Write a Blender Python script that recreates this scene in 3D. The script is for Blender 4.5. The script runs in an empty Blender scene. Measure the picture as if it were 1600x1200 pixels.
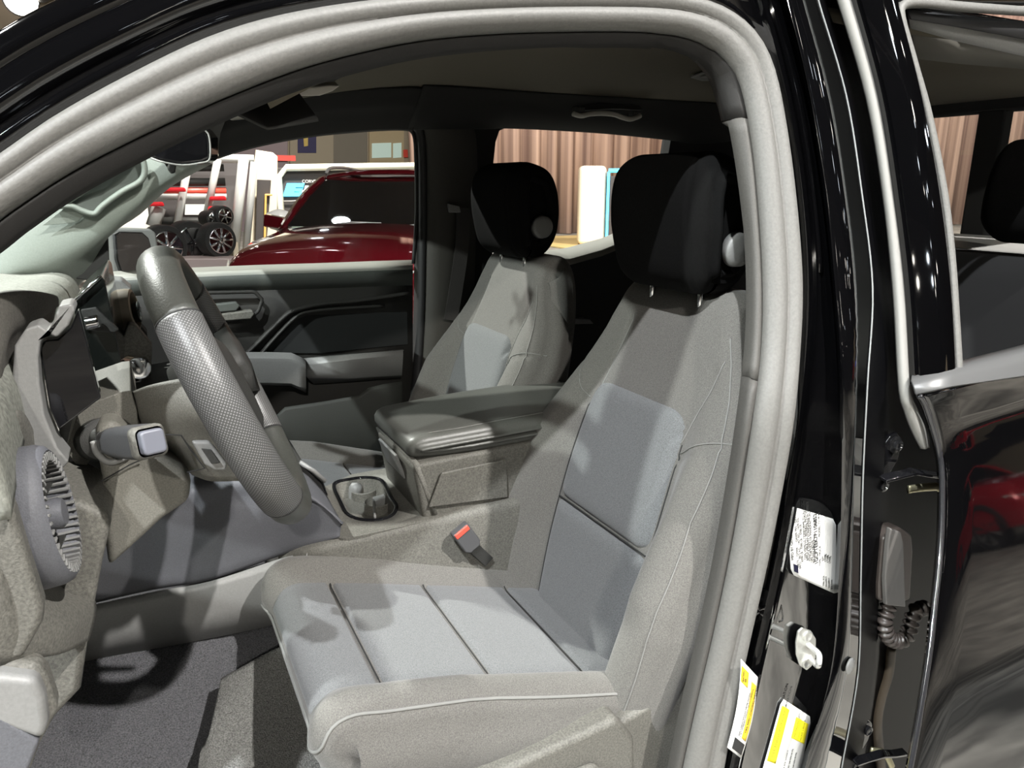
import bpy, math, random
import numpy as np
from mathutils import Vector, Matrix
random.seed(7)
SC = bpy.context.scene
COL = SC.collection
V = Vector
R = math.radians

# ------------------------------------------------------------------ camera, world, lights, exposure
CAM = V((0.0, -0.72, 1.58)); YAW = R(27); PIT = R(15.3); FPX = 1150.0
cam = bpy.data.objects.new('camera', bpy.data.cameras.new('camera')); COL.objects.link(cam)
cam.location = CAM
cam.data.sensor_width = 36; cam.data.lens = FPX / 1600 * 36; cam.data.clip_start = 0.02; cam.data.clip_end = 200
FW = V((math.sin(YAW) * math.cos(PIT), math.cos(YAW) * math.cos(PIT), -math.sin(PIT)))
RT = V((math.cos(YAW), -math.sin(YAW), 0)); UP = RT.cross(FW)
cam.rotation_euler = Matrix((RT, UP, -FW)).transposed().to_euler()
SC.camera = cam
SC.view_settings.view_transform = 'Standard'; SC.view_settings.look = 'None'
SC.view_settings.gamma = 1; SC.view_settings.use_curve_mapping = False
SC.view_settings.exposure = -0.5

world = bpy.data.worlds.new('hall_air'); SC.world = world; world.use_nodes = True
world.node_tree.nodes['Background'].inputs[0].default_value = (0.80, 0.86, 1.0, 1)
world.node_tree.nodes['Background'].inputs[1].default_value = 0.012

def spot(name, loc, target, power, size_deg, radius, color, blend=0.3):
    l = bpy.data.lights.new(name, 'SPOT'); l.energy = power; l.spot_size = R(size_deg); l.spot_blend = blend
    l.shadow_soft_size = radius; l.color = color
    o = bpy.data.objects.new(name, l); COL.objects.link(o); o.location = loc
    o.rotation_euler = (V(target) - V(loc)).to_track_quat('-Z', 'Y').to_euler()
    return o
# show lights hung from the hall ceiling
spot('hall_spot_light', (3.6, -5.6, 8.6), (0.2, 0.5, 1.0), 9500, 40, 0.10, (1.0, 0.97, 0.93))
spot('hall_spot_light', (-5.0, -5.6, 11.8), (0.6, 0.6, 1.1), 15000, 36, 0.10, (0.95, 0.98, 1.0))
spot('hall_spot_light', (-2.0, -9.0, 6.3), (0.6, 0.8, 1.0), 2600, 36, 0.12, (1.0, 0.96, 0.88))
spot('hall_spot_light', (-7.0, -1.3, 5.0), (0.6, 0.6, 1.1), 4200, 40, 0.10, (0.95, 1.0, 0.97))
spot('hall_spot_light', (-4.0, 8.0, 8.5), (0.1, 1.3, 1.2), 12000, 30, 0.12, (1.0, 1.0, 0.95))
spot('hall_spot_light', (2.5, 1.0, 9.0), (1.9, 6.8, 0.8), 5000, 60, 0.2, (1.0, 0.96, 0.92))
spot('hall_spot_light', (-2.0, -3.0, 9.0), (-2.0, -9.0, 0.0), 6000, 90, 0.3, (1.0, 0.95, 0.88))
spot('hall_spot_light', (8.0, -3.0, 9.0), (11.0, -7.0, 0.5), 9000, 95, 0.3, (1.0, 0.95, 0.88))
spot('hall_spot_light', (3.0, 8.0, 9.0), (3.0, 20.0, 1.5), 18000, 90, 0.3, (1.0, 0.93, 0.86))
spot('hall_spot_light', (22.0, 5.0, 9.0), (28.0, 17.0, 1.5), 22000, 90, 0.3, (1.0, 0.90, 0.84))
spot('hall_spot_light', (12.0, 6.0, 9.0), (14.0, 18.0, 1.5), 18000, 90, 0.3, (1.0, 0.90, 0.84))

# ------------------------------------------------------------------ placing: where a line of sight meets a real plane of the truck
def ray(px, py):
    return FW + RT * ((px - 800) / FPX) + UP * ((600 - py) / FPX)
def G(px, py, y):
    d = ray(px, py); return CAM + d * ((y - CAM.y) / d.y)
def GX(px, py, x):
    d = ray(px, py); return CAM + d * ((x - CAM.x) / d.x)
def GZ(px, py, z):
    d = ray(px, py); return CAM + d * ((z - CAM.z) / d.z)
def YS(z):
    return 0.28 * max(0.0, z - 1.25) if z > 1.25 else -0.10 * min(1.25 - z, 0.5) * 0.0
def S(px, py, off=0.0):
    y = off
    for _ in range(30):
        p = G(px, py, y); y = 0.5 * y + 0.5 * (YS(p.z) + off)
    return G(px, py, y)

# ------------------------------------------------------------------ materials
MATS = {}
def mat(name, color, rough=0.6, metal=0.0, var=0.0, vscale=400, bump=0.0, bscale=500, coat=0.0, emit=0.0, sheen=0.0, spec=0.5, alpha=None, trans=0.0, bdist=0.001):
    if name in MATS: return MATS[name]
    m = bpy.data.materials.new(name); m.use_nodes = True
    nt = m.node_tree; b = nt.nodes['Principled BSDF']; L = nt.links
    c = (*color, 1)
    b.inputs['Base Color'].default_value = c; b.inputs['Roughness'].default_value = rough; b.inputs['Metallic'].default_value = metal
    b.inputs['Coat Weight'].default_value = coat; b.inputs['Coat Roughness'].default_value = 0.03
    b.inputs['Specular IOR Level'].default_value = spec
    if sheen: b.inputs['Sheen Weight'].default_value = sheen
    if trans:
        b.inputs['Transmission Weight'].default_value = trans; b.inputs['IOR'].default_value = 1.02
    if emit:
        b.inputs['Emission Color'].default_value = c; b.inputs['Emission Strength'].default_value = emit
    if var or bump:
        tc = nt.nodes.new('ShaderNodeTexCoord')
    if var:
        n = nt.nodes.new('ShaderNodeTexNoise'); n.inputs['Scale'].default_value = vscale; n.inputs['Detail'].default_value = 3
        L.new(tc.outputs['Object'], n.inputs['Vector'])
        r = nt.nodes.new('ShaderNodeMapRange'); r.inputs[1].default_value = 0.3; r.inputs[2].default_value = 0.7
        r.inputs[3].default_value = 1 - var; r.inputs[4].default_value = 1 + var
        L.new(n.outputs['Fac'], r.inputs[0])
        mx = nt.nodes.new('ShaderNodeVectorMath'); mx.operation = 'SCALE'; mx.inputs[0].default_value = color
        L.new(r.outputs[0], mx.inputs['Scale']); L.new(mx.outputs[0], b.inputs['Base Color'])
    if bump:
        n2 = nt.nodes.new('ShaderNodeTexNoise'); n2.inputs['Scale'].default_value = bscale; n2.inputs['Detail'].default_value = 2
        L.new(tc.outputs['Object'], n2.inputs['Vector'])
        bp = nt.nodes.new('ShaderNodeBump'); bp.inputs['Strength'].default_value = bump; bp.inputs['Distance'].default_value = bdist
        L.new(n2.outputs['Fac'], bp.inputs['Height']); L.new(bp.outputs[0], b.inputs['Normal'])
    MATS[name] = m
    return m
FAB = mat('shaded_seat_fabric', (0.122, 0.117, 0.108), 0.95, var=0.30, vscale=560, bump=0.5, bscale=700, sheen=0.15)  # seat cloth made darker and browner for the shade on the bolsters
FABI = mat('lit_insert_fabric', (0.132, 0.136, 0.139), 0.95, var=0.30, vscale=560, bump=0.5, bscale=700, sheen=0.15)  # same cloth, paler and bluer: light on the inserts is in the colour
FABD = mat('shaded_headrest_fabric', (0.006, 0.006, 0.006), 0.95, spec=0.12, var=0.25, vscale=330, bump=0.4, bscale=420)  # headrest cloth blackened, shade under the roof painted into it
SEAM = mat('seam_thread', (0.20, 0.20, 0.19), 0.8)
SEAMD = mat('dark_seam', (0.02, 0.02, 0.02), 0.9)
PLA = mat('grained_plastic', (0.120, 0.116, 0.102), 0.62, var=0.32, vscale=330, bump=0.5, bscale=700)
PLD = mat('dark_plastic', (0.030, 0.030, 0.028), 0.6, var=0.15, vscale=500, bump=0.4, bscale=700)
PLL = mat('light_grey_plastic', (0.21, 0.21, 0.205), 0.45, var=0.06, vscale=300, bump=0.2, bscale=900)
PLB = mat('blue_grey_plastic', (0.100, 0.102, 0.114), 0.6, var=0.12, vscale=500, bump=0.4, bscale=700)
LEW = mat('wheel_leather', (0.055, 0.057, 0.051), 0.42, var=0.08, vscale=300, bump=0.3, bscale=350)
LEA = mat('leather', (0.095, 0.097, 0.088), 0.42, var=0.08, vscale=300, bump=0.3, bscale=350)
RUB = mat('weatherstrip_rubber', (0.15, 0.147, 0.138), 0.55, var=0.10, vscale=250, bump=0.35, bscale=300)
RUBD = mat('black_rubber', (0.015, 0.015, 0.016), 0.6)
PAINT = mat('black_car_paint', (0.0018, 0.0018, 0.0021), 0.04, coat=1.0, spec=0.6)
GBLK = mat('gloss_black', (0.006, 0.006, 0.007), 0.06, coat=0.6)
SATIN = mat('satin_silver', (0.33, 0.33, 0.33), 0.35, metal=0.3)
CHR = mat('chrome', (0.75, 0.75, 0.75), 0.12, metal=1.0)
STEEL = mat('zinc_steel', (0.70, 0.70, 0.66), 0.35, metal=0.8)
CARP = mat('carpet', (0.085, 0.085, 0.092), 1.0, var=0.55, vscale=420, bump=1.0, bscale=500, bdist=0.004)
HEAD = mat('headliner_cloth', (0.090, 0.078, 0.056), 0.95, var=0.06, vscale=300)
PILT = mat('pillar_trim', (0.20, 0.225, 0.20), 0.6, var=0.06, vscale=300, bump=0.2, bscale=700)
RED = mat('red_plastic', (0.75, 0.09, 0.06), 0.35)
WHITE = mat('label_white', (0.80, 0.80, 0.78), 0.4)
INK = mat('label_ink', (0.02, 0.02, 0.02), 0.6)
YEL = mat('label_yellow', (0.90, 0.80, 0.02), 0.5)
AMB = mat('label_amber', (0.85, 0.58, 0.03), 0.5)
MIRG = mat('mirror_glass', (0.75, 0.75, 0.76), 0.02, metal=1.0)

def glass_mat(name, tint, clear=0.92):
    m = bpy.data.materials.new(name); m.use_nodes = True; nt = m.node_tree
    for n in list(nt.nodes): nt.nodes.remove(n)
    o = nt.nodes.new('ShaderNodeOutputMaterial'); t = nt.nodes.new('ShaderNodeBsdfTransparent'); t.inputs[0].default_value = (*tint, 1)
    g = nt.nodes.new('ShaderNodeBsdfGlossy'); g.inputs['Roughness'].default_value = 0.02
    f = nt.nodes.new('ShaderNodeFresnel'); f.inputs['IOR'].default_value = 1.45
    mx = nt.nodes.new('ShaderNodeMixShader')
    nt.links.new(f.outputs[0], mx.inputs[0]); nt.links.new(t.outputs[0], mx.inputs[1]); nt.links.new(g.outputs[0], mx.inputs[2]); nt.links.new(mx.outputs[0], o.inputs[0])
    return m
GLASS = glass_mat('clear_glass', (0.93, 0.96, 0.94))
GLASSD = glass_mat('privacy_glass', (0.55, 0.56, 0.56))

# ------------------------------------------------------------------ objects
def wloc(o):
    p = V((0, 0, 0))
    while o is not None: p += V(o.location); o = o.parent
    return p
def tag(o, label, cat, group=None, kind=None):
    if label: o['label'] = label
    if cat: o['category'] = cat
    if group: o['group'] = group
    if kind: o['kind'] = kind
    return o
def thing(name, label, cat, loc, group=None):
    o = bpy.data.objects.new(name, None); COL.objects.link(o); o.location = loc; o.empty_display_size = 0.05
    return tag(o, label, cat, group)
def obj(name, verts, faces, m, parent=None, smooth=40, bevel=0, solid=0, sub=0, label=None, solid_off=-1):
    off = wloc(parent) if parent else V((0, 0, 0))
    me = bpy.data.meshes.new(name); me.from_pydata([tuple(V(v) - off) for v in verts], [], [tuple(f) for f in faces])
    if smooth:
        me.polygons.foreach_set('use_smooth', [True] * len(me.polygons))
        if smooth < 180:
            me.update()
            try: me.set_sharp_from_angle(angle=R(smooth))
            except Exception: pass
    me.materials.append(m)
    o = bpy.data.objects.new(name, me); COL.objects.link(o)
    if parent: o.parent = parent
    if solid:
        s = o.modifiers.new('s', 'SOLIDIFY'); s.thickness = solid; s.offset = solid_off; s.use_even_offset = False
    if bevel:
        b = o.modifiers.new('b', 'BEVEL'); b.width = bevel; b.segments = 3; b.limit_method = 'ANGLE'; b.angle_limit = R(35)
        b.harden_normals = True
    if sub:
        s = o.modifiers.new('u', 'SUBSURF'); s.levels = sub; s.render_levels = sub
    if label: o['label'] = label
    me.update()
    return o
class MB:
    def __init__(s): s.v = []; s.f = []
    def add(s, vs, fs):
        n = len(s.v); s.v += [V(v) for v in vs]; s.f += [tuple(i + n for i in f) for f in fs]; return s
    def box(s, c, size, rot=None):
        M = (rot or Matrix.Identity(3)); h = V(size) / 2; vs = []
        for x in (-1, 1):
            for y in (-1, 1):
                for z in (-1, 1): vs.append(V(c) + M @ V((x * h.x, y * h.y, z * h.z)))
        return s.add(vs, [(0, 1, 3, 2), (4, 6, 7, 5), (0, 4, 5, 1), (2, 3, 7, 6), (0, 2, 6, 4), (1, 5, 7, 3)])
    def prism(s, pts, ext):
        n = len(pts); ext = V(ext)
        vs = [V(p) for p in pts] + [V(p) + ext for p in pts]
        return s.add(vs, [tuple(range(n))[::-1], tuple(range(n, 2 * n))] + [(i, (i + 1) % n, n + (i + 1) % n, n + i) for i in range(n)])
    def lathe(s, c, axis, prof, n=40, squash=None):
        a = V(axis).normalized(); u = a.orthogonal().normalized(); w = a.cross(u); vs = []; fs = []
        if squash: u, w, su, sw = squash[0], squash[1], squash[2], squash[3]
        else: su = sw = 1
        for (d, r) in prof:
            for k in range(n):
                t = 2 * math.pi * k / n; vs.append(V(c) + a * d + u * (r * su * math.cos(t)) + w * (r * sw * math.sin(t)))
        m = len(prof)
        for i in range(m - 1):
            for k in range(n): fs.append((i * n + k, i * n + (k + 1) % n, (i + 1) * n + (k + 1) % n, (i + 1) * n + k))
        if prof[0][1] > 1e-6: fs.append(tuple(range(n))[::-1])
        if prof[-1][1] > 1e-6: fs.append(tuple(range((m - 1) * n, m * n)))
        return s.add(vs, fs)
    def sweep(s, path, prof, out=V((0, -1, 0)), closed=False, caps=True, pclosed=True):
        # prof: (side, outward) pairs; out: fixed outward vector or a list of them
        n = len(path); m = len(prof); vs = []; fs = []
        for i, p in enumerate(path):
            if closed: t = path[(i + 1) % n] - path[i - 1]
            else: t = path[min(i + 1, n - 1)] - path[max(i - 1, 0)]
            t.normalize(); o = V(out[i] if isinstance(out, list) else out); o = (o - t * o.dot(t)).normalized(); sd = t.cross(o)
            for (a, b) in prof: vs.append(p + sd * a + o * b)
        rng = n if closed else n - 1; mm = m if pclosed else m - 1
        for i in range(rng):
            j = (i + 1) % n
            for k in range(mm): fs.append((i * m + k, i * m + (k + 1) % m, j * m + (k + 1) % m, j * m + k))
        if caps and not closed and pclosed:
            fs.append(tuple(range(m))[::-1]); fs.append(tuple(range((n - 1) * m, n * m)))
        return s.add(vs, fs)
    def tube(s, path, r, n=10, closed=False, ry=None, out=V((0.01, -1, 0.02))):
        ry = ry or r
        return s.sweep(path, [(r * math.cos(2 * math.pi * k / n), ry * math.sin(2 * math.pi * k / n)) for k in range(n)], out, closed)
    def grid(s, rows, closed=False):
        n = len(rows); m = len(rows[0]); fs = []
        for i in range(n - 1):
            for k in range(m if closed else m - 1): fs.append((i * m + k, (i + 1) * m + k, (i + 1) * m + (k + 1) % m, i * m + (k + 1) % m))
        return s.add([p for r in rows for p in r], fs)
    def build(s, name, m, parent=None, **k): return obj(name, s.v, s.f, m, parent, **k)

def spl(pts, n=8, closed=False):
    P = [V(p) for p in pts]; N = len(P); out = []
    for i in range(N if closed else N - 1):
        g = (lambda k: P[k % N]) if closed else (lambda k: P[max(0, min(N - 1, k))])
        a, b, c, d = g(i - 1), g(i), g(i + 1), g(i + 2)
        for k in range(n):
            t = k / n
            out.append(0.5 * ((2 * b) + (c - a) * t + (2 * a - 5 * b + 4 * c - d) * t * t + (3 * b - a - 3 * c + d) * t ** 3))
    if not closed: out.append(P[-1])
    return out
def resample(path, n, closed=False):
    P = path + ([path[0]] if closed else []); L = [0]
    for a, b in zip(P, P[1:]): L.append(L[-1] + (b - a).length)
    out = []; j = 0; cnt = n if closed else n - 1
    for i in range(n):
        s = L[-1] * i / cnt
        while j < len(L) - 2 and L[j + 1] < s: j += 1
        out.append(P[j].lerp(P[j + 1], (s - L[j]) / max(1e-9, L[j + 1] - L[j])))
    return out
def patch(rows, n=6):
    a = [spl(r, n) for r in rows]; cols = list(zip(*a)); b = [spl(c, n) for c in cols]
    return [list(r) for r in zip(*b)]
def rr(w, h, r, n=5):
    pts = []
    for cx, cy, a0 in ((w / 2 - r, h / 2 - r, 0), (-w / 2 + r, h / 2 - r, 90), (-w / 2 + r, -h / 2 + r, 180), (w / 2 - r, -h / 2 + r, 270)):
        for k in range(n + 1):
            a = R(a0 + 90 * k / n); pts.append((cx + r * math.cos(a), cy + r * math.sin(a)))
    return pts
def plate(name, pts, ext, m, parent=None, bevel=0.004, **k): return MB().prism(pts, ext).build(name, m, parent, bevel=bevel, **k)
def text(name, body, size, loc, right, up, m, parent=None, ext=0.0004, align='LEFT', bold=0.0, shear=0.0, xs=1.0):
    c = bpy.data.curves.new(name, 'FONT'); c.body = body; c.size = size; c.extrude = ext; c.align_x = align; c.align_y = 'CENTER'; c.offset = bold; c.shear = shear
    t = bpy.data.objects.new(name, c); COL.objects.link(t)
    me = bpy.data.meshes.new_from_object(t.evaluated_get(bpy.context.evaluated_depsgraph_get()))
    bpy.data.objects.remove(t); bpy.data.curves.remove(c)
    r = V(right).normalized(); u = V(up); u = (u - r * u.dot(r)).normalized(); nn = r.cross(u)
    M = Matrix((r * xs, u, nn)).transposed(); off = wloc(parent) if parent else V((0, 0, 0))
    for v in me.vertices: v.co = M @ v.co + V(loc) - off
    me.materials.clear(); me.materials.append(m); me.name = name
    o = bpy.data.objects.new(name, me); COL.objects.link(o)
    if parent: o.parent = parent
    return o

# ================================================================== THE HALL
def struct(name, mb, m, **k):
    o = mb.build(name, m, None, **k); o['kind'] = 'structure'; return o
def floor_mat():
    m = bpy.data.materials.new('hall_floor'); m.use_nodes = True; nt = m.node_tree; b = nt.nodes['Principled BSDF']; b.inputs['Roughness'].default_value = 0.5
    tc = nt.nodes.new('ShaderNodeTexCoord'); mp = nt.nodes.new('ShaderNodeMapping'); mp.inputs['Scale'].default_value = (0.5, 3.0, 1)
    n = nt.nodes.new('ShaderNodeTexNoise'); n.inputs['Scale'].default_value = 2.2; n.inputs['Detail'].default_value = 8; n.inputs['Distortion'].default_value = 1.2
    cr = nt.nodes.new('ShaderNodeValToRGB'); cr.color_ramp.elements[0].position = 0.36; cr.color_ramp.elements[0].color = (0.115, 0.11, 0.10, 1)
    cr.color_ramp.elements[1].position = 0.66; cr.color_ramp.elements[1].color = (0.42, 0.40, 0.36, 1)
    L = nt.links; L.new(tc.outputs['Object'], mp.inputs[0]); L.new(mp.outputs[0], n.inputs['Vector']); L.new(n.outputs['Fac'], cr.inputs[0]); L.new(cr.outputs[0], b.inputs['Base Color'])
    return m
def curtain_mat():
    m = bpy.data.materials.new('curtain_cloth'); m.use_nodes = True; nt = m.node_tree; b = nt.nodes['Principled BSDF']; b.inputs['Roughness'].default_value = 0.8
    tc = nt.nodes.new('ShaderNodeTexCoord'); mp = nt.nodes.new('ShaderNodeMapping'); mp.inputs['Scale'].default_value = (3.0, 3.0, 0.02)
    n = nt.nodes.new('ShaderNodeTexNoise'); n.inputs['Scale'].default_value = 1.6; n.inputs['Detail'].default_value = 4
    cr = nt.nodes.new('ShaderNodeValToRGB'); cr.color_ramp.elements[0].position = 0.35; cr.color_ramp.elements[0].color = (0.17, 0.105, 0.085, 1)
    cr.color_ramp.elements[1].position = 0.65; cr.color_ramp.elements[1].color = (0.46, 0.32, 0.25, 1)
    L = nt.links; L.new(tc.outputs['Object'], mp.inputs[0]); L.new(mp.outputs[0], n.inputs['Vector']); L.new(n.outputs['Fac'], cr.inputs[0]); L.new(cr.outputs[0], b.inputs['Base Color'])
    return m
FLOORM = floor_mat()
CREAM = mat('cream_panel', (0.78, 0.68, 0.52), 0.5)
WARMW = mat('warm_white_panel', (0.80, 0.76, 0.68), 0.5)
WALLM = mat('hall_wall_paint', (0.36, 0.30, 0.22), 0.8, var=0.05, vscale=3)
DKP = mat('charcoal_panel', (0.055, 0.047, 0.045), 0.6)
NAVY = mat('navy_banner', (0.05, 0.045, 0.12), 0.7)
struct('floor', MB().box((4, 4, -0.05), (90, 80, 0.1)), FLOORM, smooth=0)
struct('ceiling', MB().box((4, 4, 14.2), (90, 80, 0.2)), mat('hall_ceiling', (0.03, 0.03, 0.033), 0.9), smooth=0)
struct('wall_back', MB().box((4, 33, 7), (90, 0.3, 14)), WALLM, smooth=0)
struct('wall_near', MB().box((4, -26, 7), (90, 0.3, 14)), mat('near_wall', (0.10, 0.095, 0.09), 0.8), smooth=0)
struct('wall_left', MB().box((-34, 4, 7), (0.3, 80, 14)), mat('left_wall', (0.09, 0.10, 0.09), 0.8), smooth=0)
struct('wall_right', MB().box((44, 4, 7), (0.3, 80, 14)), mat('right_wall', (0.10, 0.095, 0.09), 0.8), smooth=0)
# ---- curtain: folded cloth hanging far behind the rear windows
def curtain(name, p0, p1, z0, z1, n, label):
    d = V(p1) - V(p0); t = d.normalized(); nn = V((t.y, -t.x, 0)); row0 = []; row1 = []; ph = 0
    rnd = random.Random(3)
    for i in range(n + 1):
        u = i / n; ph += rnd.uniform(.5, 1.1); o = math.sin(ph) * .16
        row0.append(V(p0) + d * u + nn * o + V((0, 0, z0))); row1.append(V(p0) + d * u + nn * o * .6 + V((0, 0, z1)))
    o = MB().grid([row0, row1]).build(name, curtain_mat(), None, smooth=180, solid=.02)
    return tag(o, label, 'curtain')
curtain('stage_curtain', (7.5, 20.6, 0), (42, 15.5, 0), 0.02, 11.0, 420, 'tall pleated brown curtain hanging behind the cream display box')
# stage floor strip, warm
rg = MB().box((14, 15.6, .02), (9, 6.2, .04)).build('stage_platform', mat('stage_yellow', (0.62, 0.47, 0.20), 0.35), None, bevel=.01, smooth=0)
tag(rg, 'low honey coloured stage platform in front of the brown curtain', 'platform')
# cream display box with blue light edge
b0 = GZ(903, 383, .04); b1 = GZ(945, 383, .04)
db = thing('display_booth', 'cream display booth with glowing blue edge by the curtain', 'display booth', tuple(b0))
dv = V((b1.x - b0.x, b1.y - b0.y, 0)); wv_ = dv.length; dv.normalize(); back = V((-dv.y, dv.x, 0))
H = 1.58 + (285 - 262) / 1192 * (b0 - CAM).length
MB().prism([b0, b0 + dv * wv_, b0 + dv * wv_ + back * .5, b0 + back * .5], (0, 0, H)).build('booth_side', CREAM, db, bevel=.12)
MB().prism([b0 + dv * (wv_ + .02), b0 + dv * 2.6 - back * .3, b0 + dv * 2.6 + back * .6, b0 + dv * (wv_ + .02) + back * .6], (0, 0, H - .25)).build('booth_interior', DKP, db, bevel=.02)
BLUE = mat('blue_led', (0.10, 0.62, 1.0), 0.4, emit=2.6)
MB().box(b0 + dv * (wv_ + .03) + V((0, 0, H / 2)) - back * .06, (.05, .05, H - .3)).build('light_edge', BLUE, db, smooth=0)
e0 = b0 + dv * (wv_ + .03) - back * .06 + V((0, 0, H - .12)); MB().tube([e0, e0 + dv * 2.0], .05, 6).build('light_edge', BLUE, db, smooth=0)
for k in range(5): MB().box(b0 + dv * (wv_ + .35 + .35 * k) - back * .4 + V((0, 0, .5 + .3 * (k % 3))), (.2, .1, .15)).build('shelf_item', [RED, CREAM, CHR][k % 3], db, bevel=.02)
# ---- illuminated model wall with lettering
def frame_at(px0, px1, pyt, dist, zb):
    """upright panel facing the truck between two sight lines, at a distance"""
    a = ray(px0, 285); b = ray(px1, 285); a.z = b.z = 0; a.normalize(); b.normalize()
    P = V((CAM.x, CAM.y, 0)) + a * dist; Q = V((CAM.x, CAM.y, 0)) + b * dist * 1.03
    return P, Q
P, Q = frame_at(434, 720, 262, 13.0, 0)
mw = thing('model_display_wall', 'charcoal display wall with pale frame and blue and white lettering', 'display wall', tuple(P))
dv = (Q - P); W_ = dv.length; dv.normalize(); bk_ = V((-dv.y, dv.x, 0)); D_ = 13.0
def zpy(py, dist): return CAM.z + (285 - py) / 1192 * dist * .93
zt_ = zpy(262, D_)
MB().prism([P + V((0, 0, 0)), P + dv * W_, P + dv * W_ + V((0, 0, zt_)), P + V((0, 0, zt_))], bk_ * .2).build('wall_panel', DKP, mw, bevel=.01)
FRM = mat('frame_glow', (0.88, 0.84, 0.66), 0.5, emit=.35)
fp = [P + V((0, 0, 0)), P + V((.02, 0, zt_ - .15)), P + dv * .15 + V((0, 0, zt_)), P + dv * W_ + V((0, 0, zt_ + .06))]
MB().tube([p - bk_ * .05 for p in fp], .055, 8).build('wall_frame', FRM, mw, smooth=180)
zx = zpy(297, D_)
text('wall_letters', 'E', .22, P + dv * .10 - bk_ * .03 + V((0, 0, zx)), dv, (0, 0, 1), BLUE, mw, ext=.01, bold=.03, xs=1.9, shear=.2)
text('wall_letters', '-RAY', .17, P + dv * .33 - bk_ * .03 + V((0, 0, zx)), dv, (0, 0, 1), WHITE, mw, ext=.01, bold=.012, xs=1.0, shear=.3)
text('wall_letters', 'CORVETTE', .07, P + dv * .38 - bk_ * .03 + V((0, 0, zx + .14)), dv, (0, 0, 1), WHITE, mw, ext=.01)
MB().tube([P + dv * a + V((0, 0, zpy(b, D_))) - bk_ * .04 for a, b in ((-.0, 314), (.2, 314), (.4, 312), (.55, 306), (.68, 310), (.5, 315), (.8, 318))], .012, 6).build('wall_graphic', mat('graphic_grey', (.3, .28, .27), .5), mw, smooth=180)
text('wall_letters', 'CORVETTE', .30, P + dv * 3.0 - bk_ * .25 + V((0, 0, zpy(318, D_))), dv, (0, 0, 1), mat('lit_letters', (.9, .95, 1), .4, emit=2.0), mw, ext=.01, bold=.012)
MB().tube([P + dv * 1.12 + V((0, 0, 0.2)) - bk_ * .02, P + dv * 1.12 + V((0, 0, zt_ - .1)) - bk_ * .02], .02, 4).build('panel_joint', RUBD, mw)
# ---- cream tower and accessory rack on the left
def board(nm, label, cat, pts, dist, m, th_=.12, group=None):
    q = []
    for x, y in pts:
        a = ray(x, 285); a.z = 0; a.normalize(); f = dist; p = V((CAM.x, CAM.y, 0)) + a * f; p.z = CAM.z + (285 - y) / 1192 * f / math.sqrt(1 + ((x - 800) / 1192) ** 2) ** 0 * (1 / math.sqrt(1 + ((x - 800) / 1192) ** 2)); q.append(p)
    a = ray(pts[0][0], 285); a.z = 0; a.normalize()
    o = MB().prism(q, a * th_).build(nm, m, None, bevel=.01); return tag(o, label, cat, group) if label else o
def bp_(x, y, dist):
    a = ray(x, 285); a.z = 0; a.normalize(); p = V((CAM.x, CAM.y, 0)) + a * dist; p.z = CAM.z + (285 - y) / 1192 * dist / math.sqrt(1 + ((x - 800) / 1192) ** 2); return p
board('display_tower', 'cream display tower with dark info panel left of the lettered wall', 'display tower', [(372, 445), (398, 262), (404, 236), (430, 240), (437, 246), (418, 445)], 12.2, CREAM)
board('info_panel', 'dark information panel with orange edge on the cream display tower', 'sign', [(390, 380), (402, 280), (424, 281), (408, 380)], 12.05, DKP, .05)
board('orange_strip', 'thin orange light strip beside the dark information panel', 'light strip', [(404, 372), (412, 302), (424, 302), (424, 305), (415, 305), (408, 372)], 12.0, mat('orange_wood', (.75, .42, .12), .4, emit=.3), .04)
bw = board('backdrop_panel', 'cream backdrop panel behind the side mirror', 'panel', [(120, 450), (120, 290), (226, 290), (226, 450)], 13.0, WARMW)
ar = thing('accessory_rack', 'white slanted rack holding wheels and red parts', 'rack', tuple(bp_(300, 400, 11.5)))
def rk(nm, pts, d, m, r): return MB().tube([bp_(x, y, d) for x, y in pts], r, 6, ry=r).build(nm, m, ar, smooth=180)
RW = mat('rack_white', (0.62, 0.62, 0.60), 0.4)
rk('rack_post', [(352, 402), (384, 250)], 11.3, RW, .07); rk('rack_post', [(372, 402), (400, 254)], 11.2, RW, .05); rk('rack_post', [(318, 332), (344, 250)], 11.4, RW, .05)
rk('rack_post', [(262, 372), (296, 262)], 11.4, RW, .05); rk('rack_post', [(230, 352), (244, 322)], 11.4, RW, .09)
rk('rack_beam', [(260, 246), (400, 250)], 11.5, RW, .06)
for y, m in ((262, PLD), (284, PLD), (298, RED), (305, RW), (344, PLD)): rk('rack_shelf', [(250 - (y > 290) * 20, y), (352, y)], 11.6, m, .055)
rk('rack_foot', [(230, 396), (360, 402)], 11.0, CREAM, .22)
MB().prism([bp_(x, y, 11.9) for x, y in ((226, 410), (226, 300), (270, 240), (392, 246), (360, 410))], (0, .1, 0)).build('rack_back', mat('rack_back_grey', (.10, .09, .09), .5), ar, bevel=.01)
for (x0, y0, x1, y1) in ((286, 318, 320, 334), (290, 350, 316, 358), (318, 350, 350, 358), (318, 314, 330, 322)): MB().prism([bp_(x, y, 11.4) for x, y in ((x0, y0), (x1, y0), (x1 - 3, y1), (x0 - 3, y1))], (0, .05, 0)).build('light_panel', mat('panel_glow', (.95, .95, .9), .4, emit=.3), ar)
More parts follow.
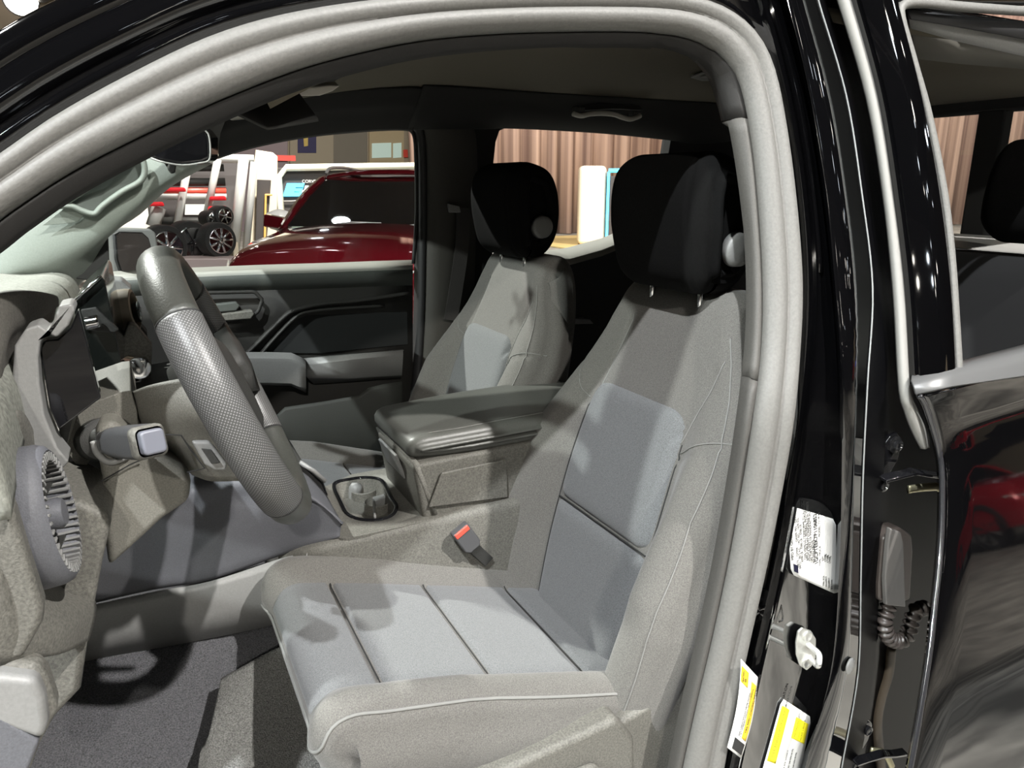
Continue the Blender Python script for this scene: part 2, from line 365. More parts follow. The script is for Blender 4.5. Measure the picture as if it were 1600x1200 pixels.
for i, (x, y, w) in enumerate(((238, 318, 26), (338, 309, 24), (336, 324, 28), (268, 296, 40))):
    o = MB().prism([bp_(a, b, 11.2) for a, b in ((x - w / 2, y - 3), (x + w / 2, y - 4), (x + w / 2 + 2, y + 3), (x - w / 2 - 2, y + 3))], (0, .12, 0)).build('tail_light', mat('lamp_red', (.75, .02, .03), .2, emit=.2), None, bevel=.02)
    tag(o, ['red light unit at the left edge of the rack', 'upper red light strip right of the rack', 'lower red light strip above the small wheels', 'long red strip across the middle shelf'][i], 'car part')
def wheel(c, ax, r, label, spokes, w=.22, group=None, m1=None):
    t = thing('display_wheel', label, 'wheel', tuple(c), group); a = V(ax).normalized()
    MB().lathe(c, a, [(w, r * .72), (w, r), (w * .9, r * 1.05), (w * .1, r * 1.05), (0, r), (0, r * .74), (.02, r * .72), (.05, r * .70), (.06, 0)], 40).build('tire', mat('tire_rubber', (.02, .02, .02), .6), t)
    u = a.orthogonal().normalized(); v = a.cross(u); s = MB()
    for k in range(spokes):
        g = 2 * math.pi * k / spokes; d = u * math.cos(g) + v * math.sin(g); s.tube([c - a * .015, c + d * r * .72 - a * .012], r * .07, 6)
    s.lathe(c - a * .03, a, [(0, 0), (0, r * .15), (.04, r * .18)], 16).build('rim', m1 or CHR, t, smooth=180)
    MB().lathe(c + a * .0, a, [(-.012, r * .70), (-.014, r * .76), (.0, r * .78)], 40).build('rim_lip', CHR, t, smooth=180)
    return t
axw = V((math.sin(R(2)), math.cos(R(2)), 0))
for i, (x, y, d, r, sp_, l) in enumerate(((290, 378, 10.6, .27, 5, 'large glossy black wheel in the middle of the rack foot'), (336, 374, 10.5, .22, 9, 'bright many spoked wheel at the right of the rack foot'), (250, 384, 10.4, .26, 7, 'dark wheel at the left of the rack foot by the mirror'), (346, 336, 10.9, .13, 6, 'small wheel on the right end of the rack shelf'), (328, 340, 10.9, .10, 6, 'smallest wheel on the shelf, left of another small one'))):
    wheel(bp_(x, y, d), axw + V((-.5, 0, 0)), r, l, sp_, m1=GBLK if i == 0 else CHR)
# white object by the tower
mdl = MB().lathe(bp_(432, 338, 9.6), (0, 0, 1), [(-.16, .03), (-.13, .12), (-.05, .17), (.05, .15), (.09, .06), (.10, 0)], 24).build('white_display_pod', mat('pod_white', (.9, .88, .85), .3), None, smooth=180); tag(mdl, 'white rounded display pod just left of the red car windshield', 'display')
# low wall / blue strip under the rack
tag(MB().tube([bp_(285, 428, 9.5), bp_(330, 422, 9.6)], .035, 6).build('blue_floor_light', BLUE, None), 'blue floor light strip above the far door sill', 'light strip')
tag(MB().prism([bp_(x, y, 10.2) for x, y in ((225, 440), (225, 402), (360, 402), (360, 440))], (0, .4, 0)).build('display_plinth', mat('plinth_rose', (.42, .33, .32), .5), None, bevel=.02), 'low rose grey plinth under the accessory rack', 'plinth')
# far wall furniture
def onwall(x, y, yy=32.85): return G(x, y, yy)
tag(MB().prism([onwall(x, y) for x, y in ((452, 240), (452, 150), (520, 150), (520, 255), (452, 258))], (0, -.15, 0)).build('wall_pilaster', mat('pilaster', (.42, .36, .27), .7), None, bevel=.02), 'pale wall pilaster with three slots left of the grey wall', 'wall panel')
bn = thing('hanging_banner', 'navy banner with yellow figure on the far wall', 'banner', tuple(onwall(479, 230)))
MB().prism([onwall(x, y, 32.70) for x, y in ((465, 239), (465, 150), (494, 150), (494, 239))], (0, -.03, 0)).build('banner_cloth', NAVY, bn, smooth=0)
MB().prism([onwall(x, y, 32.67) for x, y in ((475, 229), (474, 214), (471, 208), (472, 196), (480, 198), (483, 208), (481, 214), (481, 228))], (0, -.03, 0)).build('banner_figure', mat('banner_yellow', (.75, .55, .15), .6), bn, smooth=0)
tag(MB().prism([onwall(x, y, 32.85) for x, y in ((644, 232), (644, 150), (664, 150), (664, 232))], (0, -.03, 0)).build('hanging_banner', NAVY, None, smooth=0), 'second navy banner cut off by the window edge', 'banner')
tag(MB().prism([onwall(x, y, 32.85) for x, y in ((513, 256), (513, 150), (573, 150), (573, 262))], (0, -.12, 0)).build('wall_panel', mat('wall_grey', (.23, .205, .165), .7), None, bevel=.02), 'dull grey brown wall panel beside the hanging banner', 'wall panel')
wn = thing('wall_window', 'pale two pane window high in the far wall', 'window', tuple(onwall(603, 235)))
MB().prism([onwall(x, y, 32.85) for x, y in ((576, 262), (576, 150), (630, 150), (630, 262))], (0, -.1, 0)).build('window_surround', mat('surround_tan', (.50, .40, .25), .7), wn, smooth=0)
for a, b in ((581, 611), (614, 627)): MB().prism([onwall(x, y, 32.75) for x, y in ((a, 247), (a, 224), (b, 223), (b, 246))], (0, -.03, 0)).build('window_pane', mat('lit_pane', (.55, .68, .62), .3, emit=.5), wn, smooth=0)
tag(MB().box(onwall(633, 240, 32.80), (.25, .1, .35)).build('alarm_box', RED, None, bevel=.02, smooth=0), 'small red alarm box right of the far wall window', 'alarm')
tag(MB().prism([onwall(x, y, 26) for x, y in ((360, 362), (360, 190), (448, 190), (448, 362))], (0, -.2, 0)).build('dark_header_panel', mat('header_mauve', (.10, .075, .08), .7), None, bevel=.02), 'dark mauve header panel above the cream tower', 'wall panel')
tag(MB().box(onwall(440, 247, 25.75), (.9, .1, .18)).build('red_stripe', mat('stripe_red', (.7, .05, .03), .5), None, smooth=0), 'short red stripe between the tower and the wall pilaster', 'stripe')
# green lit wall seen through the windscreen
gw = V((-12, 9, 2))
tag(MB().box((-12, gw.y, 2), (.2, 9, 4)).build('green_panel', mat('green_panel_paint', (.05, .28, .03), .5, emit=.12), None, smooth=0), 'green lit panel seen through the windscreen at far left', 'panel')
# vehicle behind, seen through rear windows: white van front
vn = thing('white_display_car', 'white display car glimpsed through both rear windows', 'car', (9.0, 8.6, 0))
p = V((9.3, 7.9, 0))
pth_ = [(-.9, .3), (-.95, .8), (-.9, .98), (-.4, 1.08), (-.1, 1.15), (.35, 1.55), (.6, 1.62), (2.2, 1.65), (2.9, 1.5), (3.3, 1.1), (3.35, .4)]
MB().prism([p + V((0, a, b)) for a, b in pth_] , (1.8, 0, 0)).build('body_shell', mat('white_paint', (.75, .78, .75), .15, coat=1), vn, bevel=.08)
MB().prism([p + V((.08, a, b)) for a, b in ((-.12, 1.16), (.30, 1.53), (.34, 1.57), (-.05, 1.14))], (1.64, -.02, .02)).build('windshield', GBLK, vn, bevel=.005)
for sx in (.08, 1.45): MB().box(p + V((sx + .13, -.93, .80)), (.3, .08, .12)).build('headlight', CHR, vn, bevel=.02)
MB().box(p + V((.9, -.95, .55)), (1.1, .06, .3)).build('grille', GBLK, vn, bevel=.02)
for sy in (0, 2.4): MB().lathe(p + V((-.03, sy, .34)), (1, 0, 0), [(0, 0), (0, .2), (-.02, .34), (.22, .34), (.22, 0)], 28).build('wheel', RUBD, vn)

# ---- maroon SUV beyond the far window
def car(name, label, loc, rz, paint, H=1.74, W=1.96, hood_z=1.06, pickup=False):
    t = thing(name, label, 'car', loc); M = Matrix.Rotation(rz, 3, 'Z'); o = V(loc)
    def T(x, y, z): return o + M @ V((x, y, z))     # local: nose towards -y, x sideways
    hw = W / 2
    # cross sections of the lower body + hood along the car
    def sec(y, w, zs, zh, crown):
        pts = []
        for u in (-1, -.985, -.95, -.86, -.7, -.4, 0, .4, .7, .86, .95, .985, 1):
            a = abs(u); z = zh + crown * (1 - (a / .86) ** 2) if a <= .86 else zs + (zh - zs) * (1 - ((a - .86) / .14) ** 1.6)
            pts.append(T(u * w, y, z))
        return [T(-w * .97, y, .35), T(-w, y, .6)] + pts + [T(w, y, .6), T(w * .97, y, .35)]
    rowsb = [sec(-.02, .62, .62, .70, .0), sec(0, hw * .86, .72, .82, .02), sec(.05, hw * .92, .80, .93, .03), sec(.22, hw * .96, .86, hood_z - .05, .04), sec(.55, hw, .92, hood_z, .06), sec(.95, hw, .95, hood_z + .03, .07), sec(1.25, hw, .98, hood_z + .06, .07), sec(1.5, hw, 1.0, hood_z + .07, .06), sec(2.8, hw, 1.03, 1.12, .02), sec(4.2, hw, 1.06, 1.14, .02), sec(4.9, hw * .97, 1.0, 1.10, .02), sec(5.02, hw * .9, .8, .9, 0)]
    MB().grid(rowsb).build('body_shell', paint, t, smooth=60)
    # greenhouse
    def gs(y, w, z, z0, w0): return [T(-w0, y, z0), T(-w * 1.0, y, z - .10), T(-w * .92, y, z - .02), T(-w * .5, y, z + .015), T(0, y, z + .02), T(w * .5, y, z + .015), T(w * .92, y, z - .02), T(w * 1.0, y, z - .10), T(w0, y, z0)]
    ra, rb_ = (2.20, 4.1) if not pickup else (2.1, 3.2)
    MB().grid([gs(ra - .02, hw * .70, H - .035, H - .12, hw * .74), gs(ra + .25, hw * .74, H - .005, H - .12, hw * .78), gs((ra + rb_) / 2, hw * .76, H, H - .12, hw * .8), gs(rb_, hw * .74, H - .03, H - .14, hw * .78)]).build('roof_panel', paint, t, smooth=70, solid=.03)
    A = 1.42
    for s in (-1, 1):
        MB().sweep(spl([T(s * hw * .90, A - .05, hood_z + .06), T(s * hw * .82, (A + ra) / 2, (hood_z + H) / 2 + .06), T(s * hw * .72, ra, H - .05)], 6), [(-.045, -.02), (.045, -.02), (.045, .02), (-.045, .02)], M @ V((s * .5, -1, .5))).build('windshield_pillar', paint, t, smooth=180)
        for yy in (A + 1.15, A + 2.2): MB().prism([T(s * hw * .90, yy, 1.08), T(s * hw * .90, yy + .14, 1.08), T(s * hw * .74, yy + .10, H - .06), T(s * hw * .74, yy, H - .06)], M @ V((-s * .04, 0, 0))).build('door_pillar', GBLK, t, bevel=.01)
        MB().add([T(s * hw * .92, A + .1, 1.09), T(s * hw * .93, rb_ + .3, 1.14), T(s * hw * .76, rb_, H - .08), T(s * hw * .75, ra, H - .07)], [(0, 1, 2, 3)]).build('side_glass', GLASSD, t, smooth=0)
        # roof rail
        if not pickup: MB().tube(spl([T(s * hw * .72, ra + .12, H), T(s * hw * .72, ra + .3, H + .06), T(s * hw * .74, 3.2, H + .07), T(s * hw * .72, 4.0, H + .02)], 5), .018, 8).build('roof_rack', SATIN, t, smooth=180)
        # lamps, mirror
        MB().prism([T(s * hw * .60, .02, .84), T(s * hw * .88, .10, .88), T(s * hw * .97, .30, .92), T(s * hw * .95, .28, .84), T(s * hw * .86, .08, .78), T(s * hw * .60, .0, .78)], M @ V((0, -.04, .01))).build('headlight', mat('headlamp', (.8, .8, .78), .15, metal=.5), t, bevel=.008)
        MB().prism([T(s * (hw + .0), A + .25, 1.10), T(s * (hw + .22), A + .22, 1.13), T(s * (hw + .22), A + .26, 1.26), T(s * (hw + .02), A + .28, 1.22)], M @ V((0, .12, 0))).build('door_mirror', paint, t, bevel=.02)
        for yy in (.95, 3.9):
            c = T(s * (hw - .02), yy, .38); ax_ = M @ V((-s, 0, 0))
            MB().lathe(c, ax_, [(0, 0), (.03, .1), (.02, .27), (-.01, .29), (-.02, .37), (.02, .38), (.24, .38), (.25, 0)], 40).build('wheel_tire', mat('tire_rubber', (.02, .02, .02), .6), t)
            sp = MB(); u = V((0, 0, 1)); v_ = ax_.cross(u)
            for k in range(6):
                g = math.pi * k / 3; d = u * math.cos(g) + v_ * math.sin(g); d2 = u * math.cos(g + .35) + v_ * math.sin(g + .35)
                sp.prism([c - ax_ * .02 + d * .05, c - ax_ * .005 + d * .28, c - ax_ * .005 + d2 * .28], ax_ * .02)
            sp.build('wheel_rim', CHR, t, bevel=.004)
            MB().sweep([T(s * (hw + .004), yy + .47 * math.cos(R(a)), .38 + .47 * math.sin(R(a))) for a in range(-5, 190, 10)], [(-.05, -.01), (.05, -.01), (.05, .02), (-.05, .02)], ax_ * -1).build('wheel_arch', PLD, t)
    MB().grid([[T(u * hw * w_ , y, z) for u in (-1, -.5, 0, .5, 1)] for y, z, w_ in ((A - .04, hood_z + .09, .88), ((A + ra) / 2, (hood_z + H) / 2 + .06, .80), (ra, H - .04, .71))]).build('windshield', GLASS, t, smooth=180)
    MB().prism([T(-hw * .55, .0, .5), T(hw * .55, .0, .5), T(hw * .60, .03, .80), T(-hw * .60, .03, .80)], M @ V((0, -.05, 0))).build('grille', GBLK, t, bevel=.02)
    MB().tube([T(-hw * .60, -.04, .84), T(0, -.07, .85), T(hw * .60, -.04, .84)], .02, 8).build('chrome_bar', CHR, t, smooth=180)
    MB().prism([T(-hw * .9, .05, .25), T(-hw * .6, -.10, .25), T(hw * .6, -.10, .25), T(hw * .9, .05, .25), T(hw * .9, .1, .5), T(-hw * .9, .1, .5)], M @ V((0, .1, .18))).build('front_bumper', PLD, t, bevel=.03)
    # cabin interior
    MB().prism([T(-hw * .85, A + .06, hood_z + .09), T(hw * .85, A + .06, hood_z + .09), T(hw * .82, A + .6, hood_z + .22), T(-hw * .82, A + .6, hood_z + .22)], (0, 0, -.15)).build('dash_panel', mat('dash_pale_green', (.42, .50, .42), .7), t, bevel=.02)
    for s in (-.42, .42):
        MB().box(T(s, A + 1.3, 1.1), (.5, .18, .7), M).build('seat_back', PLD, t, bevel=.06); MB().box(T(s, A + 1.35, 1.50), (.27, .1, .18), M).build('head_rest', PLD, t, bevel=.04)
        MB().tube([T(s * 1.0, A - .02, hood_z + .10), T(s * 1.0 + .25, A - .0, hood_z + .13), T(s + .55, A + .02, hood_z + .12)], .012, 6).build('wiper', SATIN, t, smooth=180)
    MB().box(T(0, 3.2, .75), (W * .95, 3.0, .5), M).build('cabin_tub', PLD, t, bevel=.05)
    return t
MAR = mat('maroon_paint', (0.11, 0.005, 0.009), 0.12, metal=.5, coat=1.0)
REDP = mat('bright_red_paint', (0.42, 0.01, 0.02), 0.2, metal=.2, coat=1.0)
nose = V((CAM.x, CAM.y, 0)) + V((math.sin(R(12.7)), math.cos(R(12.7)), 0)) * 6.4
car('maroon_suv', 'glossy maroon SUV facing the truck beyond the far front window', tuple(nose), R(-32), MAR, H=1.68)
tr = car('red_pickup', 'bright red pickup behind the viewer, mirrored in the black rear door', (15.4, -8.9, 0), R(186), REDP, H=1.85, W=2.0, hood_z=1.2, pickup=True)

pn = MB().box((20.5, -12.5, 1.0), (.3, 16, 2.0), Matrix.Rotation(R(35), 3, 'Z')).build('beige_partition', mat('beige_board', (.50, .42, .30), .6), None, smooth=0); tag(pn, 'beige partition behind the viewer, mirrored in the rear door', 'partition')
pn = MB().box((18.2, -8.0, 1.0), (.2, 3.0, 1.8), Matrix.Rotation(R(35), 3, 'Z')).build('white_board', WARMW, None, smooth=0); tag(pn, 'pale board beside the bright red pickup, mirrored in the rear door', 'board')
tag(MB().tube([V((14.6, -2.0, .3)), V((15.2, -4.6, .3)), V((14.9, -6.0, .3))], .05, 6).build('blue_light_line', mat('deep_blue_led', (.03, .12, 1.0), .4, emit=3.0), None), 'blue light line on the floor behind the bright red pickup', 'light strip')

# ---- ceiling rig: trusses and hanging lamps (also the dots reflected in the paint)
LMP = mat('lamp_lens', (1.0, 0.95, 0.85), .3, emit=17)
LMC = mat('lamp_lens_cool', (0.85, 0.93, 1.0), .3, emit=17)
def truss(a, b, label):
    t = thing('lighting_truss', label, 'truss', tuple(a)); m = mat('truss_metal', (.30, .29, .28), .4, metal=.6); a = V(a); b = V(b); mb = MB(); n = 24
    off = [V((0, 0, 0)), V((0, 0, .4)), V((.35, .1, .2))]
    for o in off: MB().tube([a + o, b + o], .03, 6).build('truss_chord', m, t, smooth=180)
    for i in range(n):
        p = a.lerp(b, i / n); q = a.lerp(b, (i + 1) / n); mb.tube([p, q + off[1]], .014, 5); mb.tube([p + off[1], q + off[2]], .014, 5)
    mb.build('truss_lattice', m, t)
truss((-9, 16, 7.6), (3, 22, 7.2), 'far metal lighting truss under the dark ceiling')
truss((-14, 12, 8.4), (2, 13, 8.2), 'near metal lighting truss at the upper left corner')
truss((-16, -9, 9.5), (18, -9, 9.5), 'lighting truss behind the viewer')
k = 0
def lamp(c, aim, m, r=.22, label=None):
    t = thing('stage_lamp', label or 'hanging stage lamp on the ceiling rig', 'lamp', tuple(c), None if label else 'stage lamps on the ceiling rig'); a = (V(aim) - V(c)).normalized()
    MB().lathe(V(c) - a * .35, a, [(0, 0), (0, r * .6), (.05, r * .8), (.34, r * 1.1), (.35, r * 1.1), (.35, r)], 20).build('lamp_can', RUBD, t)
    MB().lathe(V(c) + a * .012, a, [(0, r), (.005, 0)], 20).build('lamp_lens', m, t)
for (x, y) in ((78, 25), (10, 50)): lamp(bp_(x, y, 19), (0, 0, 1), LMP, .30, 'bright warm stage lamp at upper left, %s' % ('right of the other' if x > 40 else 'cut by the picture edge'))
rnd = random.Random(11)
for i in range(84):
    x = rnd.uniform(-6, 34); y = rnd.uniform(-24, -2.5); z = rnd.uniform(7.5, 11)
    if i > 57: x = rnd.uniform(-8, 16); y = rnd.uniform(9, 28)
    lamp((x, y, z), (x * .3, y * .2, .8), LMP if i % 2 else LMC, rnd.choice((.12, .18, .26)))
# round duct rings near the ceiling
dr = thing('ceiling_duct', 'pale rimmed round ceiling duct at the top left', 'duct', tuple(bp_(104, 0, 17)))
MB().tube([bp_(104 + 13 * math.cos(R(a)), -3 + 11 * math.sin(R(a)), 17) for a in range(0, 360, 15)], .03, 6, closed=True).build('duct_rim', SATIN, dr, smooth=180)
MB().prism([bp_(x, y, 17.3) for x, y in ((104 + 12 * math.cos(R(a)), -3 + 10 * math.sin(R(a))) for a in range(0, 360, 20))], (0, 1.5, 0)).build('duct_barrel', RUBD, dr)
tag(MB().tube([bp_(8, 22, 16), bp_(60, -6, 16)], .06, 8).build('ceiling_pipe', SATIN, None), 'pale metal pipe crossing the top left corner', 'pipe')

# ================================================================== THE PICKUP: BODY
BODY = thing('pickup_body', 'gloss black pickup truck body around the open front doorway', 'truck', (0.6, 0.7, 0.0))
# --- grey weatherstrip of the front door opening
SO = [(-300, 500), (-60, 290), (0, 247), (90, 184), (200, 122), (320, 64), (430, 30), (560, 8), (700, -3), (850, -8), (1000, -8), (1070, -2), (1130, 18), (1175, 55), (1203, 110), (1222, 200), (1238, 320), (1247, 440), (1244, 540), (1234, 650), (1216, 760), (1192, 880), (1165, 1000), (1142, 1110), (1122, 1220), (1105, 1330)]
SI = [(-300, 600), (-60, 376), (0, 332), (95, 266), (200, 212), (300, 165), (400, 123), (500, 88), (640, 56), (740, 45), (850, 40), (990, 40), (1050, 44), (1100, 56), (1142, 86), (1166, 130), (1184, 220), (1195, 330), (1201, 440), (1199, 540), (1187, 650), (1168, 770), (1146, 890), (1120, 1010), (1096, 1110), (1072, 1220), (1052, 1330)]
so = resample(spl([S(x, y, 0.03) for x, y in SO], 8), 120); si = resample(spl([S(x, y, 0.03) for x, y in SI], 8), 120)
# match the inner line to the outer one by nearest point
rows = []
for i, p in enumerate(so):
    q = si[i]; cand = min(range(max(0, i - 14), min(120, i + 15)), key=lambda k: (si[k] - p).length)
    q = si[cand].lerp(q, 0.35); d = q - p
    t = (so[min(i + 1, 119)] - so[max(i - 1, 0)]).normalized(); o = d.cross(t).normalized()
    if o.y > 0: o = -o
    prof = [(-0.02, 0.030), (-0.01, 0.003), (0.0, -0.001), (0.06, 0.010), (0.17, 0.015), (0.30, 0.014), (0.41, 0.008), (0.47, 0.0045), (0.53, 0.007), (0.66, 0.011), (0.80, 0.010), (0.93, 0.004), (0.99, -0.004), (1.0, -0.016)]
    rows.append([p + d * a + o * (b if b != 0.030 else -0.02) for a, b in prof])
MB().grid(rows).build('door_seal', RUB, BODY, smooth=180, solid=0.004, solid_off=0, label='grey double bead rubber seal')
# inner trim return: from the seal into the cabin
INR = []
for i, r in enumerate(rows):
    p, q = r[2], r[-2]; d = (q - p).normalized()
    w = float(np.interp(i, [0, 45, 60, 70, 119], [.019, .014, .012, .001, .001])); INR.append([r[-1], q + d * 0.006 + V((0, 0.014, 0)), q + d * w + V((0, 0.022, 0)), q + d * (w + .004) + V((0, 0.030, 0)), q + d * (w - .012 - (.03 if i > 62 else 0)) + V((0, 0.06, 0))])
def lim(a, b): return INR[a:b]
MB().grid(lim(0, 63)).build('pillar_trim', mat('dark_trim', (0.012, 0.011, 0.010), 0.7, bump=0.2), BODY, smooth=180, solid=0.006)
MB().grid(lim(62, 82)).build('pillar_trim', mat('grey_trim', (0.075, 0.072, 0.066), 0.6, bump=0.3, var=0.1), BODY, smooth=180, solid=0.006)
MB().grid(lim(81, 120)).build('pillar_trim', mat('grey_trim_lower', (0.065, 0.062, 0.057), 0.6, bump=0.3, var=0.1), BODY, smooth=180, solid=0.006)
# --- roof rail and windscreen pillar outside the seal
rr_rows = []
for i in range(0, 74):
    r = rows[i]; p, q = r[2], r[-2]; d = (p - q).normalized()
    t = (so[min(i + 1, 119)] - so[max(i - 1, 0)]).normalized(); o = (q - p).cross(t).normalized()
    if o.y > 0: o = -o
    prof = [(-0.006, -0.012), (0.003, -0.014), (0.010, -0.004), (0.015, -0.001), (0.024, -0.010), (0.030, -0.011), (0.036, -0.003), (0.043, 0.001), (0.050, -0.003), (0.062, -0.011), (0.070, -0.014), (0.078, -0.010), (0.088, -0.013), (0.098, -0.023), (0.106, -0.040), (0.110, -0.065), (0.108, -0.10)]
    k = 1.0
    rr_rows.append([p + d * a * k + o * b for a, b in prof])
MB().grid([spl(r, 3) for r in rr_rows]).build('roof_rail', PAINT, BODY, smooth=180, solid=0.004, solid_off=1, label='gloss black roof rail and windscreen pillar')
# --- middle pillar, built from upright lines
PY = [-60, 0, 150, 300, 450, 600, 750, 900, 1050, 1200, 1330]
RL = {
 'A': ([1060, 1120, 1208, 1236, 1247, 1240, 1218, 1190, 1155, 1126, 1100], 0.040),
 'B0': ([1150, 1180, 1222, 1246, 1256, 1248, 1228, 1201, 1167, 1135, 1108], 0.022),
 'B1': ([1165, 1190, 1230, 1254, 1264, 1255, 1234, 1206, 1172, 1140, 1114], 0.010),
 'B2': ([1176, 1199, 1237, 1261, 1270, 1261, 1240, 1212, 1178, 1146, 1120], 0.022),
 'B3': ([1184, 1205, 1242, 1266, 1276, 1266, 1245, 1218, 1184, 1152, 1126], 0.016),
 'C0': ([1192, 1212, 1249, 1272, 1284, 1276, 1254, 1226, 1192, 1160, 1134], 0.032),
 'C1': ([1205, 1224, 1260, 1284, 1300, 1310, 1308, 1304, 1290, 1250, 1225], 0.030),
 'D0': ([1212, 1230, 1266, 1290, 1305, 1315, 1315, 1311, 1298, 1258, 1233], 0.008),
 'D1': ([1218, 1238, 1274, 1297, 1312, 1320, 1321, 1318, 1304, 1266, 1240], 0.004),
 'E0': ([1262, 1275, 1319, 1343, 1360, 1352, 1345, 1342, 1338, 1312, 1290], 0.006),
 'E1': ([1266, 1279, 1322, 1346, 1364, 1356, 1349, 1346, 1342, 1316, 1294], 0.010),
 'F0': ([1272, 1285, 1329, 1354, 1374, 1384, 1378, 1372, 1366, 1340, 1315], 0.014),
 'F1': ([1280, 1292, 1335, 1360, 1380, 1392, 1388, 1380, 1372, 1348, 1322], 0.05),
 'G': ([1360, 1375, 1420, 1445, 1465, 1480, 1490, 1480, 1465, 1440, 1410], 0.075)}
def rail(k, dy=0.0, n=6):
    xs, off = RL[k]; return spl([S(x, y, off + dy) for x, y in zip(xs, PY)], n)
def skinr(names, mat_, nm, **k):
    MB().grid([rail(a) for a in names]).build(nm, mat_, BODY, solid=0.003, solid_off=1, **k)
skinr(['A', 'B0', 'B1', 'B2', 'B3', 'C0', 'C1', 'D0', 'D1', 'E0'], PAINT, 'door_pillar', smooth=75, label='gloss black painted pillar with upright ridges')
skinr(['E0', 'E1', 'F0', 'F1', 'G'], mat('satin_black_paint', (0.002, 0.002, 0.0025), 0.35, spec=.06), 'hinge_pillar', smooth=50, label='recessed black hinge pillar')
MB().tube([p + V((0, -0.004, 0)) for p in rail('E0')], 0.0012, 6).build('pinch_flange', mat('edge_grey', (0.25, 0.26, 0.26), 0.3), BODY)

def onrail(px, py, a, b, lift=0.0015):
    """point on the flat pillar face between two upright lines at this height"""
    offa, offb = RL[a][1], RL[b][1]
    xa = np.interp(py, PY, RL[a][0]); xb = np.interp(py, PY, RL[b][0]); t = (px - xa) / (xb - xa)
    return S(px, py, offa + (offb - offa) * t - lift)
# --- labels on the pillar
def label_sheet(nm, cs, m, parent, n=14, lift=0.002, a='C0', b='C1', rnd=0.06):
    rws = []
    for i in range(n + 1):
        v = i / n; l = V(cs[0]).lerp(V(cs[3]), v); r = V(cs[1]).lerp(V(cs[2]), v)
        e = min(v, 1 - v); ins = 0 if e >= rnd else rnd * (1 - math.sqrt(max(0, 1 - (1 - e / rnd) ** 2)))
        rws.append([onrail(*(l.lerp(r, u)), a, b, lift) for u in [ins, 0.25, 0.5, 0.75, 1 - ins]])
    return MB().grid(rws).build(nm, m, parent, smooth=180, solid=0.0006, solid_off=0)
def LS(cs, u, v, lift=0.003, a='C0', b='C1'):
    l = V(cs[0]).lerp(V(cs[3]), v); r = V(cs[1]).lerp(V(cs[2]), v); p = l.lerp(r, u); return onrail(p.x, p.y, a, b, lift)
def lab_text(nm, body, cs, u, v, size, m, parent, bold=0.0, a='C0', b='C1', xs=1.0):
    p = LS(cs, u, v, a=a, b=b); up = LS(cs, max(0.0, u - 0.05), v, a=a, b=b) - p; rt = LS(cs, u, v - 0.05, a=a, b=b) - p
    return text(nm, body, size, p, rt, up, m, parent, ext=0.0001, bold=bold, xs=xs)
C1 = [(1229, 789), (1306, 812), (1307, 929), (1236, 897)]
lb = thing('certification_label', 'white certification label with small black print on the gloss black pillar', 'label', tuple(LS(C1, 0.5, 0.5)))
lb = label_sheet('label_sheet', C1, WHITE, lb)
for u, v, sz, t in [(0.06, .78, .0075, 'MFD BY GENERAL MOTORS LLC'), (.17, .86, .006, 'DATE    GVWR      GAWR FRT   GAWR RR'), (.22, .86, .006, '04/23   2812 KG   1451 KG    1678 KG'), (.27, .86, .006, '         6200 LB   3200 LB    3700 LB'),
                    (.34, .70, .0062, 'THIS VEHICLE CONFORMS TO ALL'), (.385, .70, .0062, 'APPLICABLE U.S. FEDERAL MOTOR'), (.43, .70, .0062, 'VEHICLE SAFETY STANDARDS IN EFFECT'), (.475, .70, .0062, 'ON THE DATE OF MANUFACTURE'), (.52, .70, .0062, 'SHOWN ABOVE.'),
                    (.58, .70, .0105, '1GCPTEEK7P1106852'), (.66, .70, .0062, 'TYPE:  TRUCK          MODEL: T214E43'), (.72, .62, .006, 'RIM'), (.77, .62, .006, '17X8J'), (.82, .62, .006, '17X8J'), (.87, .62, .006, '17X8J'), (.72, .96, .005, 'TIRE SIZE'), (.78, .96, .005, '255/65R17'), (.84, .96, .005, '255/65R17'), (.90, .96, .005, 'SPA T155')]:
    lab_text('printed_line', t, C1, u, v, sz, INK, lb, bold=0.0002 if sz > .01 else 0)
gm = [LS(C1, u, v, 0.0032) for u, v in ((.07, .94), (.07, .83), (.17, .83), (.17, .94))]
MB().add(gm, [(0, 1, 2, 3)]).build('emblem', mat('emblem_ink', (0.01, 0.01, 0.03), 0.4), lb, smooth=0)
lab_text('emblem_letters', 'GM', C1, .125, .93, .010, WHITE, lb, bold=0.0003)
C2 = [(1222, 1091), (1268, 1121), (1243, 1240), (1185, 1225)]
lb = thing('tire_label', 'white label with yellow blocks low on the pillar below the steel striker', 'label', tuple(LS(C2, 0.5, 0.4)))
lb = label_sheet('label_sheet', C2, WHITE, lb)
def subq(cs, u0, u1, v0, v1):
    f = lambda u, v: V(cs[0]).lerp(V(cs[3]), v).lerp(V(cs[1]).lerp(V(cs[2]), v), u)
    return [f(u0, v0), f(u1, v0), f(u1, v1), f(u0, v1)]
label_sheet('yellow_stripe', subq(C2, .06, .30, .07, .72), YEL, lb, lift=0.0028, rnd=0)
label_sheet('yellow_block', subq(C2, .55, .95, .10, .36), YEL, lb, lift=0.0028, rnd=0)
lab_text('printed_line', 'TIRE AND LOADING INFORMATION', C2, .18, .66, .0085, INK, lb)
for k, t in enumerate(['SEATING CAPACITY', 'TOTAL 5', 'FRONT 2 REAR 3']): lab_text('printed_line', t, C2, .63 + .1 * k, .34, .0055, INK, lb)
for k in range(4): lab_text('printed_line', ['TIRE SIZE 255/65R17', 'FRONT 240 KPA 35 PSI', 'REAR 240 KPA 35 PSI', 'SPARE'][k], C2, .55 + .12 * k, .78, .005, INK, lb)
C3 = [(1158, 1030), (1184, 1058), (1158, 1185), (1136, 1168)]
